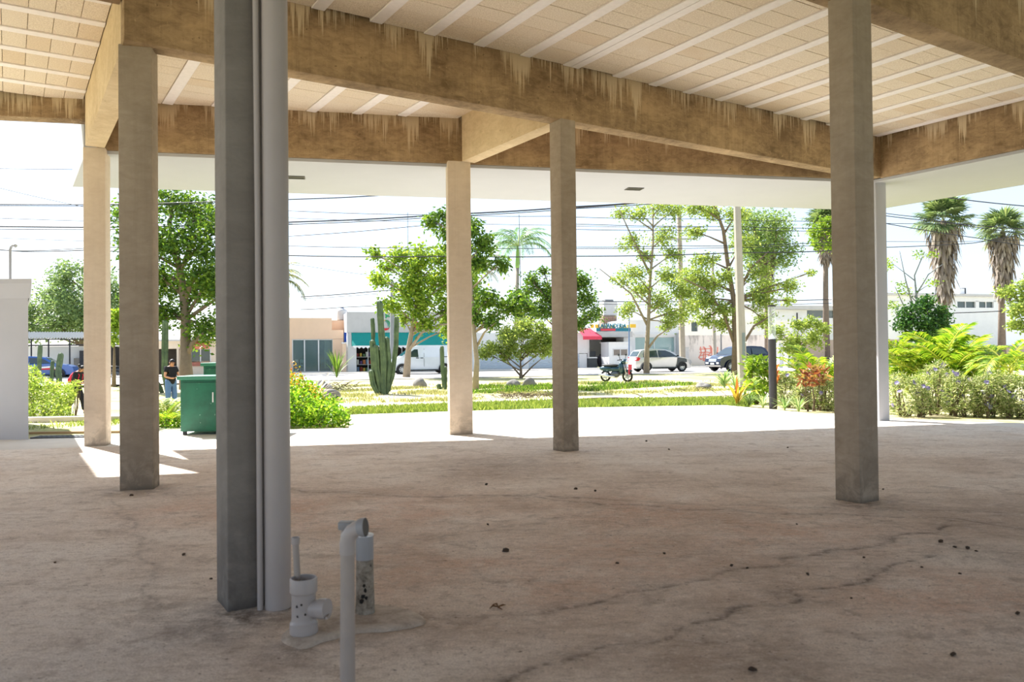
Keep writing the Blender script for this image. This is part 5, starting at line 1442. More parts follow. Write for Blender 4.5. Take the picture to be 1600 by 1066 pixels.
pole('short dark steel post before the weathered boundary wall', 58.5, (1127, 584), (1126.5, 522), .07, plain('post_grey', C(120, 120, 122), .7, .1))
pole('slim steel mast with a small tip far behind the yellow green tree', 80, (638, 600), (637, 332), .04, plain('mast_grey', C(120, 124, 132), .5, .1), 'mast')
pole('slim steel mast rising beside the royal palm', 72, (816, 600), (811, 335), .04, plain('mast_grey', C(120, 124, 132), .5, .1), 'mast')
pole('thin blue grey post before the laundry', 59, (983, 585), (983, 497), .05, plain('post_blue', C(90, 116, 150), .6, .1), 'post')
p = gnd(1208, 638); zt = at(1204, 477, p.y).z; zg = at(1205, 530, p.y).z
lp = empty('lamp_post', (p.x, p.y, 0), 0, 'black cylindrical garden lamp post with a clear glass top', 'lamp')
MB().lathe([(.095, -.02), (.095, zg)], 24).build('post', plain('lamp_black', C(58, 56, 58), .4, .06, 4), lp, autosmooth=True)
MB().lathe([(.088, zg), (.0, zg + .14)], 20, cap=False).build('reflector', plain('lamp_white', C(236, 236, 236), .4, .02), lp, autosmooth=True)
MB().lathe([(.09, zg), (.09, zt - .04)], 24, cap=False).build('glass', M_LGLASS, lp, autosmooth=True)
MB().lathe([(.095, zt - .04), (.095, zt)], 24).build('lamp_cap', plain('lamp_black', C(58, 56, 58)), lp, autosmooth=True)

# ------------------------------------------------------------------ overhead cables
M_WIRE = plain('black_cable', C(44, 44, 54), .6, .05)
def wire(Y0, pts, r, label, Y1=None, group='overhead cables'):
    Y1 = Y0 if Y1 is None else Y1
    P = [at(px, py, Y0 + (Y1 - Y0) * i / (len(pts) - 1)) for i, (px, py) in enumerate(pts)]
    Q = []
    for i in range(len(P) - 1):
        for s in range(8):
            q = P[i].lerp(P[i + 1], s / 8); q.z -= .12 * math.sin(math.pi * s / 8) * min(1, (P[i + 1] - P[i]).length / 20); Q.append(q)
    Q.append(P[-1])
    tag(MB().tube(Q, r, 5).build('power_cable', M_WIRE, None, smooth=True), label, 'cable', group)
W = [(34, [(-300, 253), (118, 265)], .012, 'thin single cable crossing the white sky just under the shallow edge beam'),
     (30, [(-100, 272), (0, 294), (129, 323), (200, 345)], .009, 'thin cable slanting down behind the sunlit tan column'),
     (36, [(-300, 320), (0, 319.5), (335, 315.5), (457, 311.5), (615, 304), (900, 290)], .026, 'thick black cable rising from the shade tree to the canopy edge'),
     (36, [(-300, 321.5), (0, 321.5), (335, 318)], .016, 'cable running just under the thick black one at the shade tree'),
     (38, [(-300, 340), (0, 341), (335, 347), (457, 350)], .014, 'thin cable between the upper and the middle bundles by the shade tree'),
     (38, [(-300, 354), (0, 354), (335, 352), (457, 347), (700, 335), (900, 323), (1020, 315), (1200, 303)], .034, 'thickest black cable bundle running up past the tan paving column'),
     (38, [(-300, 358), (0, 358), (335, 355), (457, 350.5), (700, 338), (900, 326), (1040, 317)], .02, 'second line of the thick cable bundle, just below it'),
     (40, [(-300, 371), (0, 372), (335, 379)], .012, 'thin cable crossing the shade tree crown at mid height'),
     (40, [(-300, 388), (0, 390), (35, 393), (130, 391), (335, 395), (457, 399.5), (700, 400.5), (900, 400.5), (1150, 395), (1300, 392)], .026, 'low level black cable running the whole width of the garden'),
     (36, [(-300, 392), (0, 391), (40, 392), (130, 388), (190, 386)], .016, 'slightly sagging cable meeting the vent pipe top'),
     (44, [(440, 329), (697, 336), (860, 338), (1100, 342), (1300, 346), (1450, 350)], .016, 'thin level cable over the tan paving column and the sparse young tree'),
     (44, [(440, 370), (655, 353), (760, 345)], .018, 'dashed looking cable rising from the drain pipe to the slender tree'),
     (44, [(440, 340), (655, 346), (860, 352), (1100, 355)], .012, 'faint thin cable under the thick bundle'),
     (44, [(440, 384), (697, 387), (860, 388), (1300, 383)], .016, 'thin cable crossing just above the low level black one'),
     ((50, 57), [(440, 411), (480, 416), (585, 431), (613, 441)], .012, 'short thin cable sagging towards the yellow green tree'),
     (55, [(470, 464), (590, 455), (700, 446)], .03, 'double looking cable between coconut palm and large cactus'),
     (55, [(470, 467), (590, 459)], .014, 'thin cable below the double looking one by the coconut palm'),
     (55, [(470, 484), (540, 480), (640, 474)], .022, 'cable just over the white round water tank'),
     (46, [(895, 325), (1005, 317), (1100, 310)], .024, 'thick cable leaving the slender column top towards the canopy'),
     (46, [(895, 350), (1150, 354), (1300, 357)], .018, 'upper cable of the pair behind the sparse young tree'),
     (46, [(895, 358.5), (1150, 359), (1300, 361)], .018, 'lower cable of the pair behind the sparse young tree'),
     (46, [(895, 386), (1060, 384), (1150, 384), (1300, 378)], .018, 'cable passing the utility pole at mid height'),
     (60, [(895, 470), (1060, 471), (1300, 468)], .03, 'far low cable above the laundry sign'),
     (60, [(895, 474), (1060, 476), (1300, 474)], .02, 'second far low cable above the laundry sign'),
     (34, [(1230, 318), (1380, 333), (1432, 339), (1600, 366), (1750, 380)], .016, 'cable crossing the crown of the big shaggy fan palm'),
     (34, [(1300, 326), (1385, 337.5), (1533, 353), (1600, 358), (1750, 366)], .018, 'cable above it passing both shaggy fan palms'),
     (34, [(1300, 340), (1385, 349.5), (1533, 373), (1600, 384)], .018, 'lower cable slanting down past both shaggy fan palms'),
     (30, [(1400, 294), (1481, 309), (1600, 322), (1750, 336)], .02, 'topmost cable at the canopy corner over the fan palms'),
     (36, [(1300, 392), (1385, 386.5), (1520, 380), (1600, 366), (1750, 345)], .018, 'cable rising to the picture edge across the palm skirts'),
     (36, [(1300, 380), (1385, 377.5), (1600, 375)], .01, 'thin level cable across the palm skirts'),
     (40, [(1440, 494), (1495, 489), (1600, 484), (1750, 478)], .022, 'low cable in front of the white house with two windows')]
for Y, pts, r, lab in W:
    if isinstance(Y, tuple): wire(Y[0], pts, r, lab, Y[1])
    else: wire(Y, pts, r, lab)

# ------------------------------------------------------------------ green bins
M_GREEN = NT('green_painted_steel')
g = M_GREEN.coord(); c = M_GREEN.ramp(M_GREEN.noise(g, 3, 5, .6), [(.3, C(18, 84, 62)), (.7, C(34, 112, 84))])
c = M_GREEN.mix(M_GREEN.ramp(M_GREEN.noise(g, 16, 3, .6), [(.70, 0), (.74, .6)]), c, C(150, 190, 170)); M_GREEN.done(c, .5, 0, .5); M_GREEN = M_GREEN.m
def bin_(label, p, w, d, h, yaw, ndoor):
    root = empty('waste_bin', p, yaw, label, 'bin')
    bevelled('body', (0, 0, .06), (w, d, h - .06), M_GREEN, root, .012)
    bevelled('lid', (-.05, -.05, h - .07), (w + .05, d + .05, h), plain('green_lid', C(58, 128, 104), .45, .06, 4), root, .012)
    for i in range(ndoor):
        a = .04 + i * (w - .04) / ndoor; b = (i + 1) * (w - .04) / ndoor - .02
        dr = bevelled('door', (a, -.025, .1), (b, -.003, h - .12), M_GREEN, root, .006)
        MB().box((b - .06, -.04, h * .55), (b - .04, -.026, h * .72)).build('handle', M_ALU, dr)
    for x in (.03, w - .09):
        for y in (.03, d - .09): MB().box((x, y, -.005), (x + .06, y + .06, .07)).build('foot', M_BLACKMET, root)
    return root
p = gnd(282, 680)
bin_('large green steel waste bin standing on the white paving', Vector((p.x, p.y, 0)), 1.35, .75, 1.065, R(4), 2)
p = gnd(300, 668)
bin_('second green bin standing behind the large one', Vector((p.x, p.y + .6, 0)), 1.2, .8, 1.28, R(4), 2)

# ------------------------------------------------------------------ vehicles
M_TYRE = plain('tyre', C(34, 34, 36), .8, .1, 9)
M_RIM = plain('alloy', C(186, 188, 192), .3, .04, 6, .7)
M_CARGLASS = plain('car_glass', C(44, 58, 66), .06, .15, 2, spec=.9)
M_CHROME = plain('chrome', C(210, 212, 216), .15, .03, 5, .9)
M_LAMP = plain('head_lamp', C(220, 226, 230), .1, .03, 5, spec=.9)
M_TAIL = plain('tail_lamp', C(206, 34, 36), .25, .05, 5)
M_PLASTIC = plain('black_plastic', C(40, 42, 44), .6, .08, 6)
M_PLATE = plain('number_plate', C(230, 230, 228), .5, .03, 5)
def paint(name, col, metal=.3, rough=.25):
    t = NT(name); t.b.inputs['Coat Weight'].default_value = .6; t.b.inputs['Coat Roughness'].default_value = .06
    n = t.noise(t.coord(), 2, 3); return t.done(t.ramp(n, [(.3, mixc(col, .97)), (.7, mixc(col, 1.03))]), rough, metal, .5)
def wheel(root, x, y, r, w, spokes=7):
    s = 1 if y > 0 else -1
    k = MB(); prof = [(-w * .5, r * .62), (-w * .5, r * .95), (-w * .35, r), (w * .35, r), (w * .5, r * .95), (w * .5, r * .62)]
    n = 24
    for yy, rr_ in prof:
        for j in range(n):
            a = 2 * math.pi * j / n; k.v.append((x + rr_ * math.cos(a), y + yy, r + rr_ * math.sin(a)))
    L = len(prof)
    for i in range(L):
        for j in range(n):
            a, b = i * n + j, i * n + (j + 1) % n; c_, d_ = ((i + 1) % L) * n + (j + 1) % n, ((i + 1) % L) * n + j
            k.f.append((a, b, c_, d_))
    wh = k.build('wheel', M_TYRE, root, autosmooth=True)
    k = MB(); yo = y + s * w * .42
    k.tube([(x, yo - s * .05, r), (x, yo - s * .04, r)], [r * .62, r * .62], 20)
    k.build('rim_well', M_PLASTIC, wh)
    k = MB()
    for j in range(spokes):
        a = 2 * math.pi * j / spokes
        d = Vector((math.cos(a), 0, math.sin(a))); t = Vector((-d.z, 0, d.x)) * r * .09; c_ = Vector((x, yo, r)); off = Vector((0, s * .012, 0))
        k.add([c_ + d * r * .1 - t, c_ + d * r * .1 + t, c_ + d * r * .6 + t * 1.3, c_ + d * r * .6 - t * 1.3], [(0, 1, 2, 3) if s < 0 else (3, 2, 1, 0)])
    k.tube([(x, yo - s * .01, r), (x, yo + s * .012, r)], [r * .15, r * .13], 10)
    ring = [(x + r * .6 * math.cos(2 * math.pi * j / 20), yo, r + r * .6 * math.sin(2 * math.pi * j / 20)) for j in range(21)]
    k.tube(ring, r * .045, 5)
    k.build('rim', M_RIM, wh)
    return wh
def car(name, label, prof, W, belt, roofw, pnt, loc, yaw, wx, wr, side_win, fr_win, rr_win, cat='car', dz=0):
    """prof: outline (x forward, z) from the rear bottom over the roof to the front bottom"""
    root = empty(name, loc, yaw, label, cat)
    zmax = max(z for _, z in prof)
    def hw(x, z):
        h = W / 2
        if z > belt: h -= (W / 2 - roofw / 2) * (z - belt) / (zmax - belt)
        xe = max(abs(x) - .78 * max(p[0] for p in prof), 0); h -= xe * .28
        if z < .35: h -= .05
        return h
    # sides are cut into bands so that they bend at the belt line
    bm = bmesh.new()
    L = [bm.verts.new((x, hw(x, z), z)) for x, z in prof]; Rr = [bm.verts.new((x, -hw(x, z), z)) for x, z in prof]
    n = len(prof)
    for i in range(n):
        j = (i + 1) % n
        bm.faces.new((L[i], L[j], Rr[j], Rr[i]))
    fl = bm.faces.new(L[::-1]); fr_ = bm.faces.new(Rr)
    bmesh.ops.triangulate(bm, faces=[fl, fr_])
    bmesh.ops.recalc_face_normals(bm, faces=bm.faces[:])
    bmesh.ops.bisect_plane(bm, geom=bm.verts[:] + bm.edges[:] + bm.faces[:], plane_co=(0, 0, belt), plane_no=(0, 0, 1))
    for v in bm.verts:
        v.co.y = math.copysign(hw(v.co.x, v.co.z), v.co.y) if abs(v.co.y) > .05 else v.co.y
    me = bpy.data.meshes.new('body'); bm.to_mesh(me); bm.free(); me.shade_smooth(); me.set_sharp_from_angle(angle=R(28))
    body = link_mesh('body', me, pnt, root)
    def side_poly(nm, poly, m, out=.008, sides=(-1, 1)):
        for s in sides:
            k = MB(); vs = [(x, s * (hw(x, z) + out), z) for x, z in poly]; k.add(vs, [tuple(range(len(vs)))[::(1 if s < 0 else -1)]]); 
            o = k.build(nm, m, root)
    for w_ in side_win: side_poly('window', w_, M_CARGLASS)
    def cross(nm, a, b, m, inset=.1, out=.01, k0=.0, k1=1.0, y0=None, y1=None):
        a, b = Vector((a[0], 0, a[1])), Vector((b[0], 0, b[1])); nrm = Vector((-(b - a).z, 0, (b - a).x)).normalized()
        if nrm.dot(a.lerp(b, .5) - Vector((0, 0, .7))) < 0: nrm = -nrm
        A, Bq = a.lerp(b, k0) + nrm * out, a.lerp(b, k1) + nrm * out
        ya, yb = hw(a.lerp(b, k0).x, a.lerp(b, k0).z) - inset, hw(a.lerp(b, k1).x, a.lerp(b, k1).z) - inset
        q0, q1 = (-1, 1) if y0 is None else (y0, y1)
        k = MB().add([(A.x, q0 * ya, A.z), (A.x, q1 * ya, A.z), (Bq.x, q1 * yb, Bq.z), (Bq.x, q0 * yb, Bq.z)], [(0, 1, 2, 3)])
        return k.build(nm, m, root)
    cross('windscreen', *fr_win, M_CARGLASS, .08); cross('rear_window', *rr_win, M_CARGLASS, .1)
    for x in wx:
        arch = [(x + (wr + .06) * math.cos(t), wr + (wr + .06) * math.sin(t)) for t in [math.pi * i / 10 for i in range(11)]] + [(x - wr - .06, .2), (x + wr + .06, .2)]
        side_poly('wheel_arch', arch, M_PLASTIC, .004)
        for s in (-1, 1): wheel(root, x, s * (W / 2 - .10), wr, .2)
    xf = max(p[0] for p in prof)
    side_poly('sill', [(wx[0] + wr + .08, .2), (wx[1] - wr - .08, .2), (wx[1] - wr - .08, .3), (wx[0] + wr + .08, .3)], M_PLASTIC, .012)
    return root, side_poly, cross, hw
STREET_W = 53.6
def on_street(px, w):
    a, _ = street(px, 560, w); p = E1 * a + E2 * w; return Vector((p.x, p.y, -.004))
# silver hatchback: rear to the left
loc = on_street(1030, 48.3)
prof = [(-1.88, .24), (-2.0, .34), (-2.03, .58), (-1.97, .86), (-1.9, 1.0), (-1.62, 1.4), (-1.45, 1.47), (-.7, 1.53), (.1, 1.5), (.5, 1.38), (1.12, 1.0), (1.65, .88), (1.92, .76), (2.02, .6), (2.02, .36), (1.9, .22)]
root, sp, cr, hw = car('hatchback_car', 'silver hatchback with a dark grey damaged front wing parked by the sparse tree', prof, 1.7, .95, 1.25, paint('silver_paint', C(206, 206, 208), .5), loc, AS - R(3), (-1.25, 1.27), .31,
    [[(-1.5, 1.0), (-1.38, 1.36), (-.5, 1.43), (-.46, .98)], [(-.38, .98), (-.42, 1.43), (.12, 1.42), (.45, 1.3), (.93, 1.01)]], ((1.1, 1.01), (.52, 1.37)), ((-1.88, 1.03), (-1.64, 1.37)))
sp('front_wing', [(.95, .36), (.92, .96), (1.5, .88), (1.62, .8), (1.62, .62), (1.5, .62), (1.27, .68), (1.02, .6), (.93, .38)], plain('grey_primer', C(88, 90, 92), .6, .15, 8), .006)
cr('tail_lamp', (-1.99, .74), (-1.9, 1.0), M_TAIL, .0, .015, y0=-1, y1=-.74); cr('tail_lamp', (-1.99, .74), (-1.9, 1.0), M_TAIL, .0, .015, y0=.74, y1=1)
sp('tail_lamp', [(-1.99, .74), (-1.88, 1.0), (-1.7, .92), (-1.8, .76)], M_TAIL, .012)
cr('number_plate', (-2.03, .5), (-2.0, .66), M_PLATE, .0, .015, y0=-.25, y1=.25); cr('head_lamp', (1.72, .86), (1.94, .72), M_LAMP, .03, .012, y0=-1, y1=-.6)
sp('mirror', [(.78, 1.0), (.84, 1.1), (.98, 1.1), (.98, 1.0)], M_PLASTIC, .14); sp('door_handle', [(-.32, .86), (-.32, .9), (-.14, .9), (-.14, .86)], M_CHROME, .02); sp('door_handle', [(-1.12, .86), (-1.12, .9), (-.96, .9), (-.96, .86)], M_CHROME, .02)
# white van, nose to the left
loc = on_street(658, 53.8)
prof = [(-2.05, .28), (-2.12, .5), (-2.1, 1.1), (-2.02, 1.75), (-1.9, 1.86), (-1.2, 1.92), (.2, 1.92), (.62, 1.84), (1.48, 1.18), (1.9, 1.0), (2.1, .82), (2.16, .55), (2.14, .34), (2.0, .24)]
root, sp, cr, hw = car('delivery_van', 'white delivery van with its nose behind the large cactus', prof, 1.85, 1.1, 1.55, paint('white_paint', C(218, 224, 234), .1), loc, AS + math.pi, (-1.42, 1.45), .33,
    [[(.35, 1.14), (.38, 1.66), (.62, 1.66), (1.28, 1.16)]], ((1.44, 1.22), (.68, 1.8)), ((-2.09, 1.16), (-2.03, 1.7)), 'van')
for x0, x1 in ((-.05, .0), (-1.15, -1.1)): sp('panel_gap', [(x0, .5), (x0, 1.7), (x0 + .02, 1.7), (x0 + .02, .5)], M_PLASTIC, .006)
sp('side_rail', [(-1.95, 1.12), (-1.95, 1.16), (-1.15, 1.16), (-1.15, 1.12)], M_PLASTIC, .01)
for x in (.12, .42): sp('door_handle', [(x - .1, 1.05), (x - .1, 1.1), (x + .1, 1.1), (x + .1, 1.05)], M_PLASTIC, .02)
sp('tail_lamp', [(-2.08, .9), (-2.08, 1.3), (-2.0, 1.3), (-2.0, .9)], M_TAIL, .02); sp('rear_pillar', [(-2.02, 1.32), (-1.98, 1.74), (-1.9, 1.74), (-1.92, 1.32)], M_CARGLASS, .01)
sp('mirror', [(1.12, 1.2), (1.12, 1.42), (1.28, 1.42), (1.28, 1.2)], M_PLASTIC, .16); cr('head_lamp', (1.93, .98), (2.12, .8), M_LAMP, .03, .012, y0=.55, y1=1); cr('head_lamp', (1.93, .98), (2.12, .8), M_LAMP, .03, .012, y0=-1, y1=-.55)
# dark blue SUV, nose to the left
loc = on_street(1153, 46.3)
prof = [(-2.05, .34), (-2.15, .5), (-2.14, .9), (-2.02, 1.08), (-1.72, 1.5), (-1.4, 1.62), (-.6, 1.66), (.2, 1.62), (.5, 1.52), (1.12, 1.1), (1.8, .98), (2.06, .86), (2.14, .66), (2.12, .42), (2.0, .3)]
root, sp, cr, hw = car('suv_car', 'dark blue sport utility car parked behind the concrete utility pole', prof, 1.8, 1.05, 1.35, paint('navy_paint', C(26, 40, 66), .3), loc, AS + math.pi + R(8), (-1.3, 1.32), .35,
    [[(-1.75, 1.12), (-1.45, 1.48), (-.5, 1.54), (-.46, 1.1)], [(-.38, 1.1), (-.42, 1.54), (.15, 1.52), (.45, 1.42), (.88, 1.12)]], ((1.1, 1.11), (.52, 1.5)), ((-2.0, 1.11), (-1.74, 1.47)))
for s in (-1, 1):
    a, b = (.55, .95) if s > 0 else (-.95, -.55)
    cr('head_lamp', (1.84, .97), (2.07, .85), M_LAMP, .02, .012, y0=a, y1=b); cr('fog_lamp', (2.13, .5), (2.13, .62), M_LAMP, .02, .015, y0=a * .95, y1=b * .9)
cr('grille', (2.08, .84), (2.14, .64), M_CHROME, .02, .014, y0=-.5, y1=.5); cr('number_plate', (2.13, .46), (2.14, .58), M_PLATE, .02, .02, y0=-.25, y1=.25); cr('bumper', (2.05, .34), (2.12, .43), M_BG, .02, .012)
sp('mirror', [(.78, 1.1), (.78, 1.24), (.94, 1.24), (.94, 1.1)], M_CHROME, .14); sp('tail_lamp', [(-2.1, .92), (-2.0, 1.08), (-1.8, 1.06), (-1.85, .92)], M_TAIL, .012)
# blue pickup-like car hidden by the bush
loc = Vector(at(62, 584, 52)); loc.z = -.04
prof = [(-2.05, .3), (-2.15, .5), (-2.14, .9), (-2.02, 1.02), (-1.6, 1.4), (-1.3, 1.48), (-.6, 1.5), (.2, 1.46), (.5, 1.38), (1.12, 1.0), (1.8, .9), (2.06, .8), (2.14, .6), (2.12, .4), (2.0, .28)]
root, sp, cr, hw = car('blue_car', 'blue car with a white and red side marking behind the feathery bush', prof, 1.75, .98, 1.3, paint('blue_paint', C(44, 90, 160), .1), loc, AS, (-1.3, 1.3), .32,
    [[(-1.45, 1.02), (-1.3, 1.36), (-.5, 1.4), (-.46, 1.02)], [(-.38, 1.02), (-.42, 1.4), (.15, 1.38), (.45, 1.28), (.86, 1.02)]], ((1.1, 1.01), (.52, 1.36)), ((-2.0, 1.05), (-1.62, 1.38)))
sp('side_marking', [(.0, .62), (.2, .8), (.9, .86), (1.1, .8), (1.2, .64)], M_BW, .012); sp('side_marking', [(.1, .62), (.25, .7), (.9, .74), (1.05, .7), (1.12, .62)], M_TAIL, .016)

# motorcycles
def moto(label, loc, yaw, pnt, red=True):
    root = empty('motorcycle', loc, yaw, label, 'motorcycle')
    for x in (-.56, .58):
        k = MB(); ring = [(x + .225 * math.cos(2 * math.pi * j / 20), 0, .27 + .225 * math.sin(2 * math.pi * j / 20)) for j in range(21)]
        k.tube(ring, .05, 8); w = k.build('wheel', M_TYRE, root, smooth=True)
        k = MB(); k.tube([(x, -.02, .27), (x, .02, .27)], [.12, .12], 14)
        k.build('hub', M_RIM, w, autosmooth=True)
        for j in range(5):
            a = 2 * math.pi * j / 5; MB().tube([(x + .1 * math.cos(a), 0, .27 + .1 * math.sin(a)), (x + .2 * math.cos(a), 0, .27 + .2 * math.sin(a))], [.03, .02], 6).build('spoke', M_RIM, w, smooth=True)
    MB().tube([(-.56, .07, .28), (-.2, .07, .40), (.1, 0, .36), (.35, 0, .62), (.42, 0, .90)], [.035, .05, .07, .06, .045], 8).build('frame', M_PLASTIC, root, smooth=True)
    MB().blob((-.05, 0, .36), (.26, .15, .17), 1, .1, 2).build('engine', plain('engine_grey', C(96, 100, 104), .4, .2, 9, .6), root, smooth=True)
    MB().blob((-.5, 0, .62), (.42, .14, .15), 2, .08, 2).build('tail_fairing', pnt, root, smooth=True)
    MB().blob((-.05, 0, .60), (.36, .12, .14), 9, .06, 2).build('side_fairing', pnt, root, smooth=True)
    MB().blob((.30, 0, .66), (.15, .22, .32), 4, .08, 2).build('leg_shield', pnt, root, smooth=True)
    MB().blob((-.30, 0, .78), (.46, .15, .07), 3, .05, 2).build('seat', plain('seat_black', C(38, 40, 44), .6), root, smooth=True)
    for s in (-1, 1): MB().tube([(.58, .08 * s, .27), (.46, .08 * s, .72), (.40, .05 * s, .98)], .03, 8).build('fork', M_RIM, root, smooth=True)
    MB().blob((.60, 0, .52), (.24, .09, .07), 6, .05, 2).build('mudguard', pnt, root, smooth=True)
    MB().blob((.44, 0, .96), (.14, .2, .13), 5, .05, 2).build('handlebar_cover', pnt, root, smooth=True)
    MB().tube([(.24, -.36, 1.02), (.36, -.2, 1.04), (.4, 0, 1.02), (.36, .2, 1.04), (.24, .36, 1.02)], .022, 8).build('handlebar', M_PLASTIC, root, smooth=True)
    MB().blob((.55, 0, .94), (.06, .12, .09), 7, .05, 2).build('headlight', M_LAMP, root, smooth=True)
    for s in (-1, 1):
        mr = MB().blob((.33, s * .38, 1.27), (.03, .1, .06), 8, .05, 1).build('mirror', M_PLASTIC, root, smooth=True)
        MB().tube([(.34, s * .26, 1.04), (.33, s * .36, 1.24)], .014, 6).build('mirror_stalk', M_PLASTIC, mr)
    MB().tube([(.0, -.14, .26), (-.3, -.17, .27), (-.8, -.18, .36)], [.03, .06, .065], 10).build('exhaust', M_CHROME, root, smooth=True)
    if red: MB().box((.70, -.16, .36), (.73, .16, .82)).build('red_flap', plain('red_plastic', C(206, 40, 70), .5), root)
    MB().tube([(-.05, .1, .2), (-.12, .3, .0)], .018, 6).build('kickstand', M_RIM, root)
    return root
moto('dark teal motorcycle parked in front of the white kiosk', gnd(963, 596) + Vector((0, 0, -.03)), R(-34), paint('teal_dark', C(22, 62, 74), .3))
g0 = at(183, 588, 50); g0.z = -.04
moto('dark motorcycle beside the black pergola posts between the tan and grey brown columns', g0, R(30), paint('black_paint_gloss', C(34, 38, 46), .2), False)

# ------------------------------------------------------------------ people
def skin(name, pts, edges, radii, m, parent, sub=2, root=0):
    me = bpy.data.meshes.new(name); me.from_pydata(pts, edges, [])
    o = bpy.data.objects.new(name, me); COL.objects.link(o)
    o.modifiers.new('skin', 'SKIN'); s = o.modifiers.new('sub', 'SUBSURF'); s.levels = sub; s.render_levels = sub
    for i, r in enumerate(radii):
        v = me.skin_vertices[0].data[i]; v.radius = (r, r) if not hasattr(r, '__len__') else r; v.use_root = (i == root)
    dg = bpy.context.evaluated_depsgraph_get(); dg.update()
    nm = bpy.data.meshes.new_from_object(o.evaluated_get(dg)); nm.name = name
    bpy.data.objects.remove(o); bpy.data.meshes.remove(me)
    nm.materials.clear(); nm.shade_smooth()
    return link_mesh(name, nm, m, parent)
M_SKIN = plain('skin', C(190, 138, 110), .6, .05, 8)
M_HAIR = plain('black_hair', C(30, 26, 26), .6, .2, 20)
def person(label, loc, yaw, J, shirt, trousers, shoes, sleeve=.6, hair_long=False, scale=1.0):
    """J: joint positions, x forward, y to the person's left, z up"""
    root = empty('person', loc, yaw, label, 'person'); root.scale = (scale,) * 3
    names = ['pelvis', 'waist', 'chest', 'neck', 'head0', 'head1']
    P = [J[n] for n in names]; E = [(i, i + 1) for i in range(5)]; Rd = [.11, .105, .12, .055, .082, .07]
    for s in ('l', 'r'):
        i0 = len(P)
        P += [J['sho_' + s], J['elb_' + s], J['wri_' + s], J['pal_' + s]]; E += [(2, i0), (i0, i0 + 1), (i0 + 1, i0 + 2), (i0 + 2, i0 + 3)]; Rd += [.06, .04, .028, (.036, .02)]
        i1 = len(P)
        P += [J['hip_' + s], J['kne_' + s], J['ank_' + s], J['toe_' + s]]; E += [(0, i1), (i1, i1 + 1), (i1 + 1, i1 + 2), (i1 + 2, i1 + 3)]; Rd += [.09, .06, .045, .036]
    body = skin('body', P, E, Rd, M_SKIN, root)
    for s in ('l', 'r'):
        w, p = Vector(J['wri_' + s]), Vector(J['pal_' + s]); d = (p - w).normalized(); sd = Vector((0, 0, 1)).cross(d); sd = sd.normalized() if sd.length > .1 else Vector((0, 1, 0)); dn = d.cross(sd)
        for i, (o_, l_) in enumerate(((-.028, .075), (-.010, .085), (.009, .08), (.026, .062))):
            a = p + sd * o_; skin('finger', [tuple(p), tuple(a + d * .025), tuple(a + d * (.025 + l_ * .5) + dn * .006), tuple(a + d * (.02 + l_ * .85) + dn * .03)], [(0, 1), (1, 2), (2, 3)], [.012, .009, .0085, .007], M_SKIN, body, 1)
        a = w.lerp(p, .5); q = sd * (.03 if s == 'r' else -.03)
        skin('thumb', [tuple(a), tuple(a + q + d * .02), tuple(a + q * 1.8 + d * .06)], [(0, 1), (1, 2)], [.014, .011, .009], M_SKIN, body, 1)
    ws = Vector(J['waist']); pv = Vector(J['pelvis'])
    P = [tuple(pv + Vector((0, 0, -.14))), J['waist'], J['chest'], tuple(Vector(J['chest']).lerp(Vector(J['neck']), .75))]; E = [(0, 1), (1, 2), (2, 3)]; Rd = [.18, .17, .17, .08]
    for s in ('l', 'r'):
        i0 = len(P); a, b = Vector(J['sho_' + s]), Vector(J['elb_' + s])
        P += [J['sho_' + s], tuple(a.lerp(b, sleeve))]; E += [(2, i0), (i0, i0 + 1)]; Rd += [.085, .072]
    skin('shirt', P, E, Rd, shirt, root)
    P = [tuple(pv + Vector((.01, 0, .16))), J['pelvis']]; E = [(0, 1)]; Rd = [.15, .165]
    for s in ('l', 'r'):
        i0 = len(P); a, b = Vector(J['kne_' + s]), Vector(J['ank_' + s])
        P += [J['hip_' + s], J['kne_' + s], tuple(a.lerp(b, .9))]; E += [(1, i0), (i0, i0 + 1), (i0 + 1, i0 + 2)]; Rd += [.125, .092, .075]
    skin('trousers', P, E, Rd, trousers, root)
    for s in ('l', 'r'):
        a, b = Vector(J['ank_' + s]), Vector(J['toe_' + s])
        skin('shoe', [tuple(a + Vector((-.04, 0, -.03))), tuple(a.lerp(b, .5) + Vector((0, 0, -.005))), tuple(b + Vector((.03, 0, 0)))], [(0, 1), (1, 2)], [.055, .05, .045], shoes, root, 1)
    h0, h1 = Vector(J['head0']), Vector(J['head1']); up = (h1 - h0).normalized(); c = h0.lerp(h1, .55)
    fw = Vector((1, 0, 0)); fw = (fw - up * fw.dot(up)).normalized(); lf = up.cross(fw)
    hm = MB().blob((0, 0, 0), (.105, .09, .12), 2, .03, 3)
    keep = [f for f in hm.f if not (sum(hm.v[i][0] for i in f) / len(f) > .035 and sum(hm.v[i][2] for i in f) / len(f) < .055) and sum(hm.v[i][2] for i in f) / len(f) > -.075]
    hm.f = keep
    M = Matrix((fw, lf, up)).transposed()
    hm.v = [tuple(c - fw * .008 + M @ Vector(v)) for v in hm.v]
    hr = hm.build('hair', M_HAIR, root, smooth=True)
    if hair_long: MB().blob(tuple(c - fw * .13 + up * .01), (.06, .05, .06), 4, .15, 2).build('hair_bun', M_HAIR, hr, smooth=True)
    fc = c + fw * .082
    for s in (-1, 1):
        MB().blob(tuple(fc + lf * .032 * s + up * .005), (.012, .014, .009), 1, 0, 1).build('eye', M_DARKIN, body, smooth=True)
        MB().blob(tuple(c + lf * .088 * s - up * .01), (.022, .012, .03), 1, 0, 1).build('ear', M_SKIN, body, smooth=True)
    MB().blob(tuple(fc + fw * .012 - up * .02), (.018, .014, .025), 1, 0, 1).build('nose', M_SKIN, body, smooth=True)
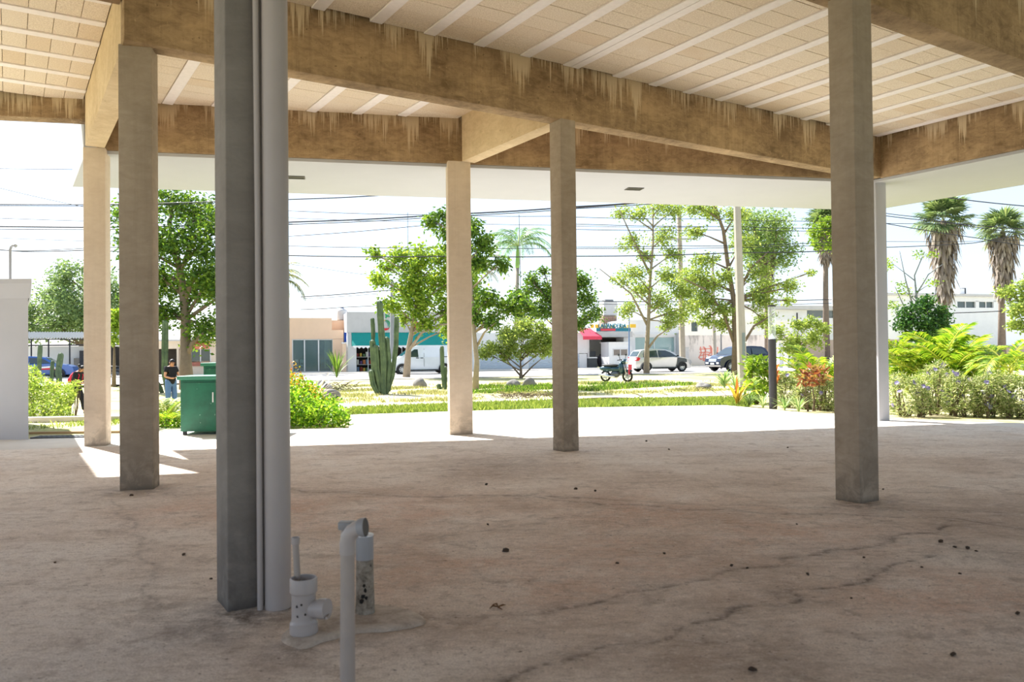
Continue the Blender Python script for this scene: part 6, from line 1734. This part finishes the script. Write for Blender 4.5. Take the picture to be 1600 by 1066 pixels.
    MB().blob(tuple(fc - up * .058 - fw * .004), (.012, .025, .008), 1, 0, 1).build('mouth', plain('lips', C(150, 84, 76), .5), body, smooth=True)
    return root
M_BLACKCLOTH = plain('black_cloth', C(26, 25, 30), .9, .15, 12)
man = dict(pelvis=(0, 0, .92), waist=(.0, 0, 1.1), chest=(.02, 0, 1.32), neck=(.04, 0, 1.47), head0=(.07, 0, 1.545), head1=(.105, 0, 1.625),
           sho_l=(.03, .16, 1.40), elb_l=(.06, .25, 1.12), wri_l=(.27, .12, 1.08), pal_l=(.34, .08, 1.10), sho_r=(.03, -.16, 1.40), elb_r=(.06, -.25, 1.12), wri_r=(.27, -.12, 1.06), pal_r=(.34, -.07, 1.07),
           hip_l=(0, .09, .88), kne_l=(.04, .11, .48), ank_l=(.0, .12, .09), toe_l=(.15, .14, .045), hip_r=(0, -.09, .88), kne_r=(.02, -.11, .48), ank_r=(-.03, -.12, .09), toe_r=(.12, -.15, .045))
g0 = at(267, 600, 27); g0.z = terrain(g0.x, g0.y) - .045
person('man in black polo shirt and blue jeans looking down behind the large green bin', g0, R(-38), man, M_BLACKCLOTH, plain('blue_jeans', C(84, 112, 156), .9, .12, 9), plain('dark_shoe', C(40, 40, 44), .6), .55)
o = bpy.data.objects[-1] if False else None
ph = empty('phone', g0 + Vector((.27, -.21, 1.12)), R(-38), 'small dark phone held in both hands by the man in the black polo shirt', 'phone')
bevelled('case', (-.012, -.06, -.01), (.012, .06, .008), M_PLASTIC, ph, .003); MB().box((-.009, -.055, .0085), (.009, .055, .0095)).build('screen', M_CARGLASS, ph)
wom = dict(pelvis=(0, 0, .92), waist=(.03, 0, 1.1), chest=(.08, 0, 1.31), neck=(.14, 0, 1.44), head0=(.20, 0, 1.49), head1=(.265, 0, 1.55),
           sho_l=(.10, .16, 1.37), elb_l=(.12, .21, 1.1), wri_l=(.30, .12, 1.04), pal_l=(.37, .09, 1.05), sho_r=(.10, -.16, 1.37), elb_r=(.12, -.21, 1.1), wri_r=(.30, -.12, 1.04), pal_r=(.37, -.09, 1.05),
           hip_l=(.0, .085, .88), kne_l=(.20, .09, .50), ank_l=(.26, .09, .09), toe_l=(.41, .09, .06), hip_r=(0, -.085, .88), kne_r=(-.04, -.09, .48), ank_r=(-.30, -.09, .16), toe_r=(-.2, -.09, .045))
g0 = at(118, 600, 26.5); g0.z = terrain(g0.x, g0.y) - .045
person('woman in black with a red backpack walking past the feathery bush', g0, R(-6), wom, M_BLACKCLOTH, M_BLACKCLOTH, plain('dark_shoe', C(40, 40, 44), .6), .9, True)
bp = empty('backpack', g0 + Vector((-.06, .0, 1.02)), R(-6), 'red backpack worn by the woman in black', 'backpack')
MB().blob((-.04, 0, .18), (.09, .12, .18), 3, .06, 3).build('bag', plain('red_cloth', C(206, 42, 66), .8, .1, 9), bp, smooth=True)
MB().blob((-.13, 0, .12), (.05, .11, .1), 4, .06, 2).build('pocket', plain('red_cloth', C(206, 42, 66)), bp, smooth=True)
for s in (-1, 1): MB().tube([(.02, s * .1, .36), (.16, s * .11, .42), (.27, s * .1, .3), (.2, s * .12, .05), (.04, s * .1, 0)], .014, 6).build('strap', plain('red_cloth', C(206, 42, 66)), bp, smooth=True)
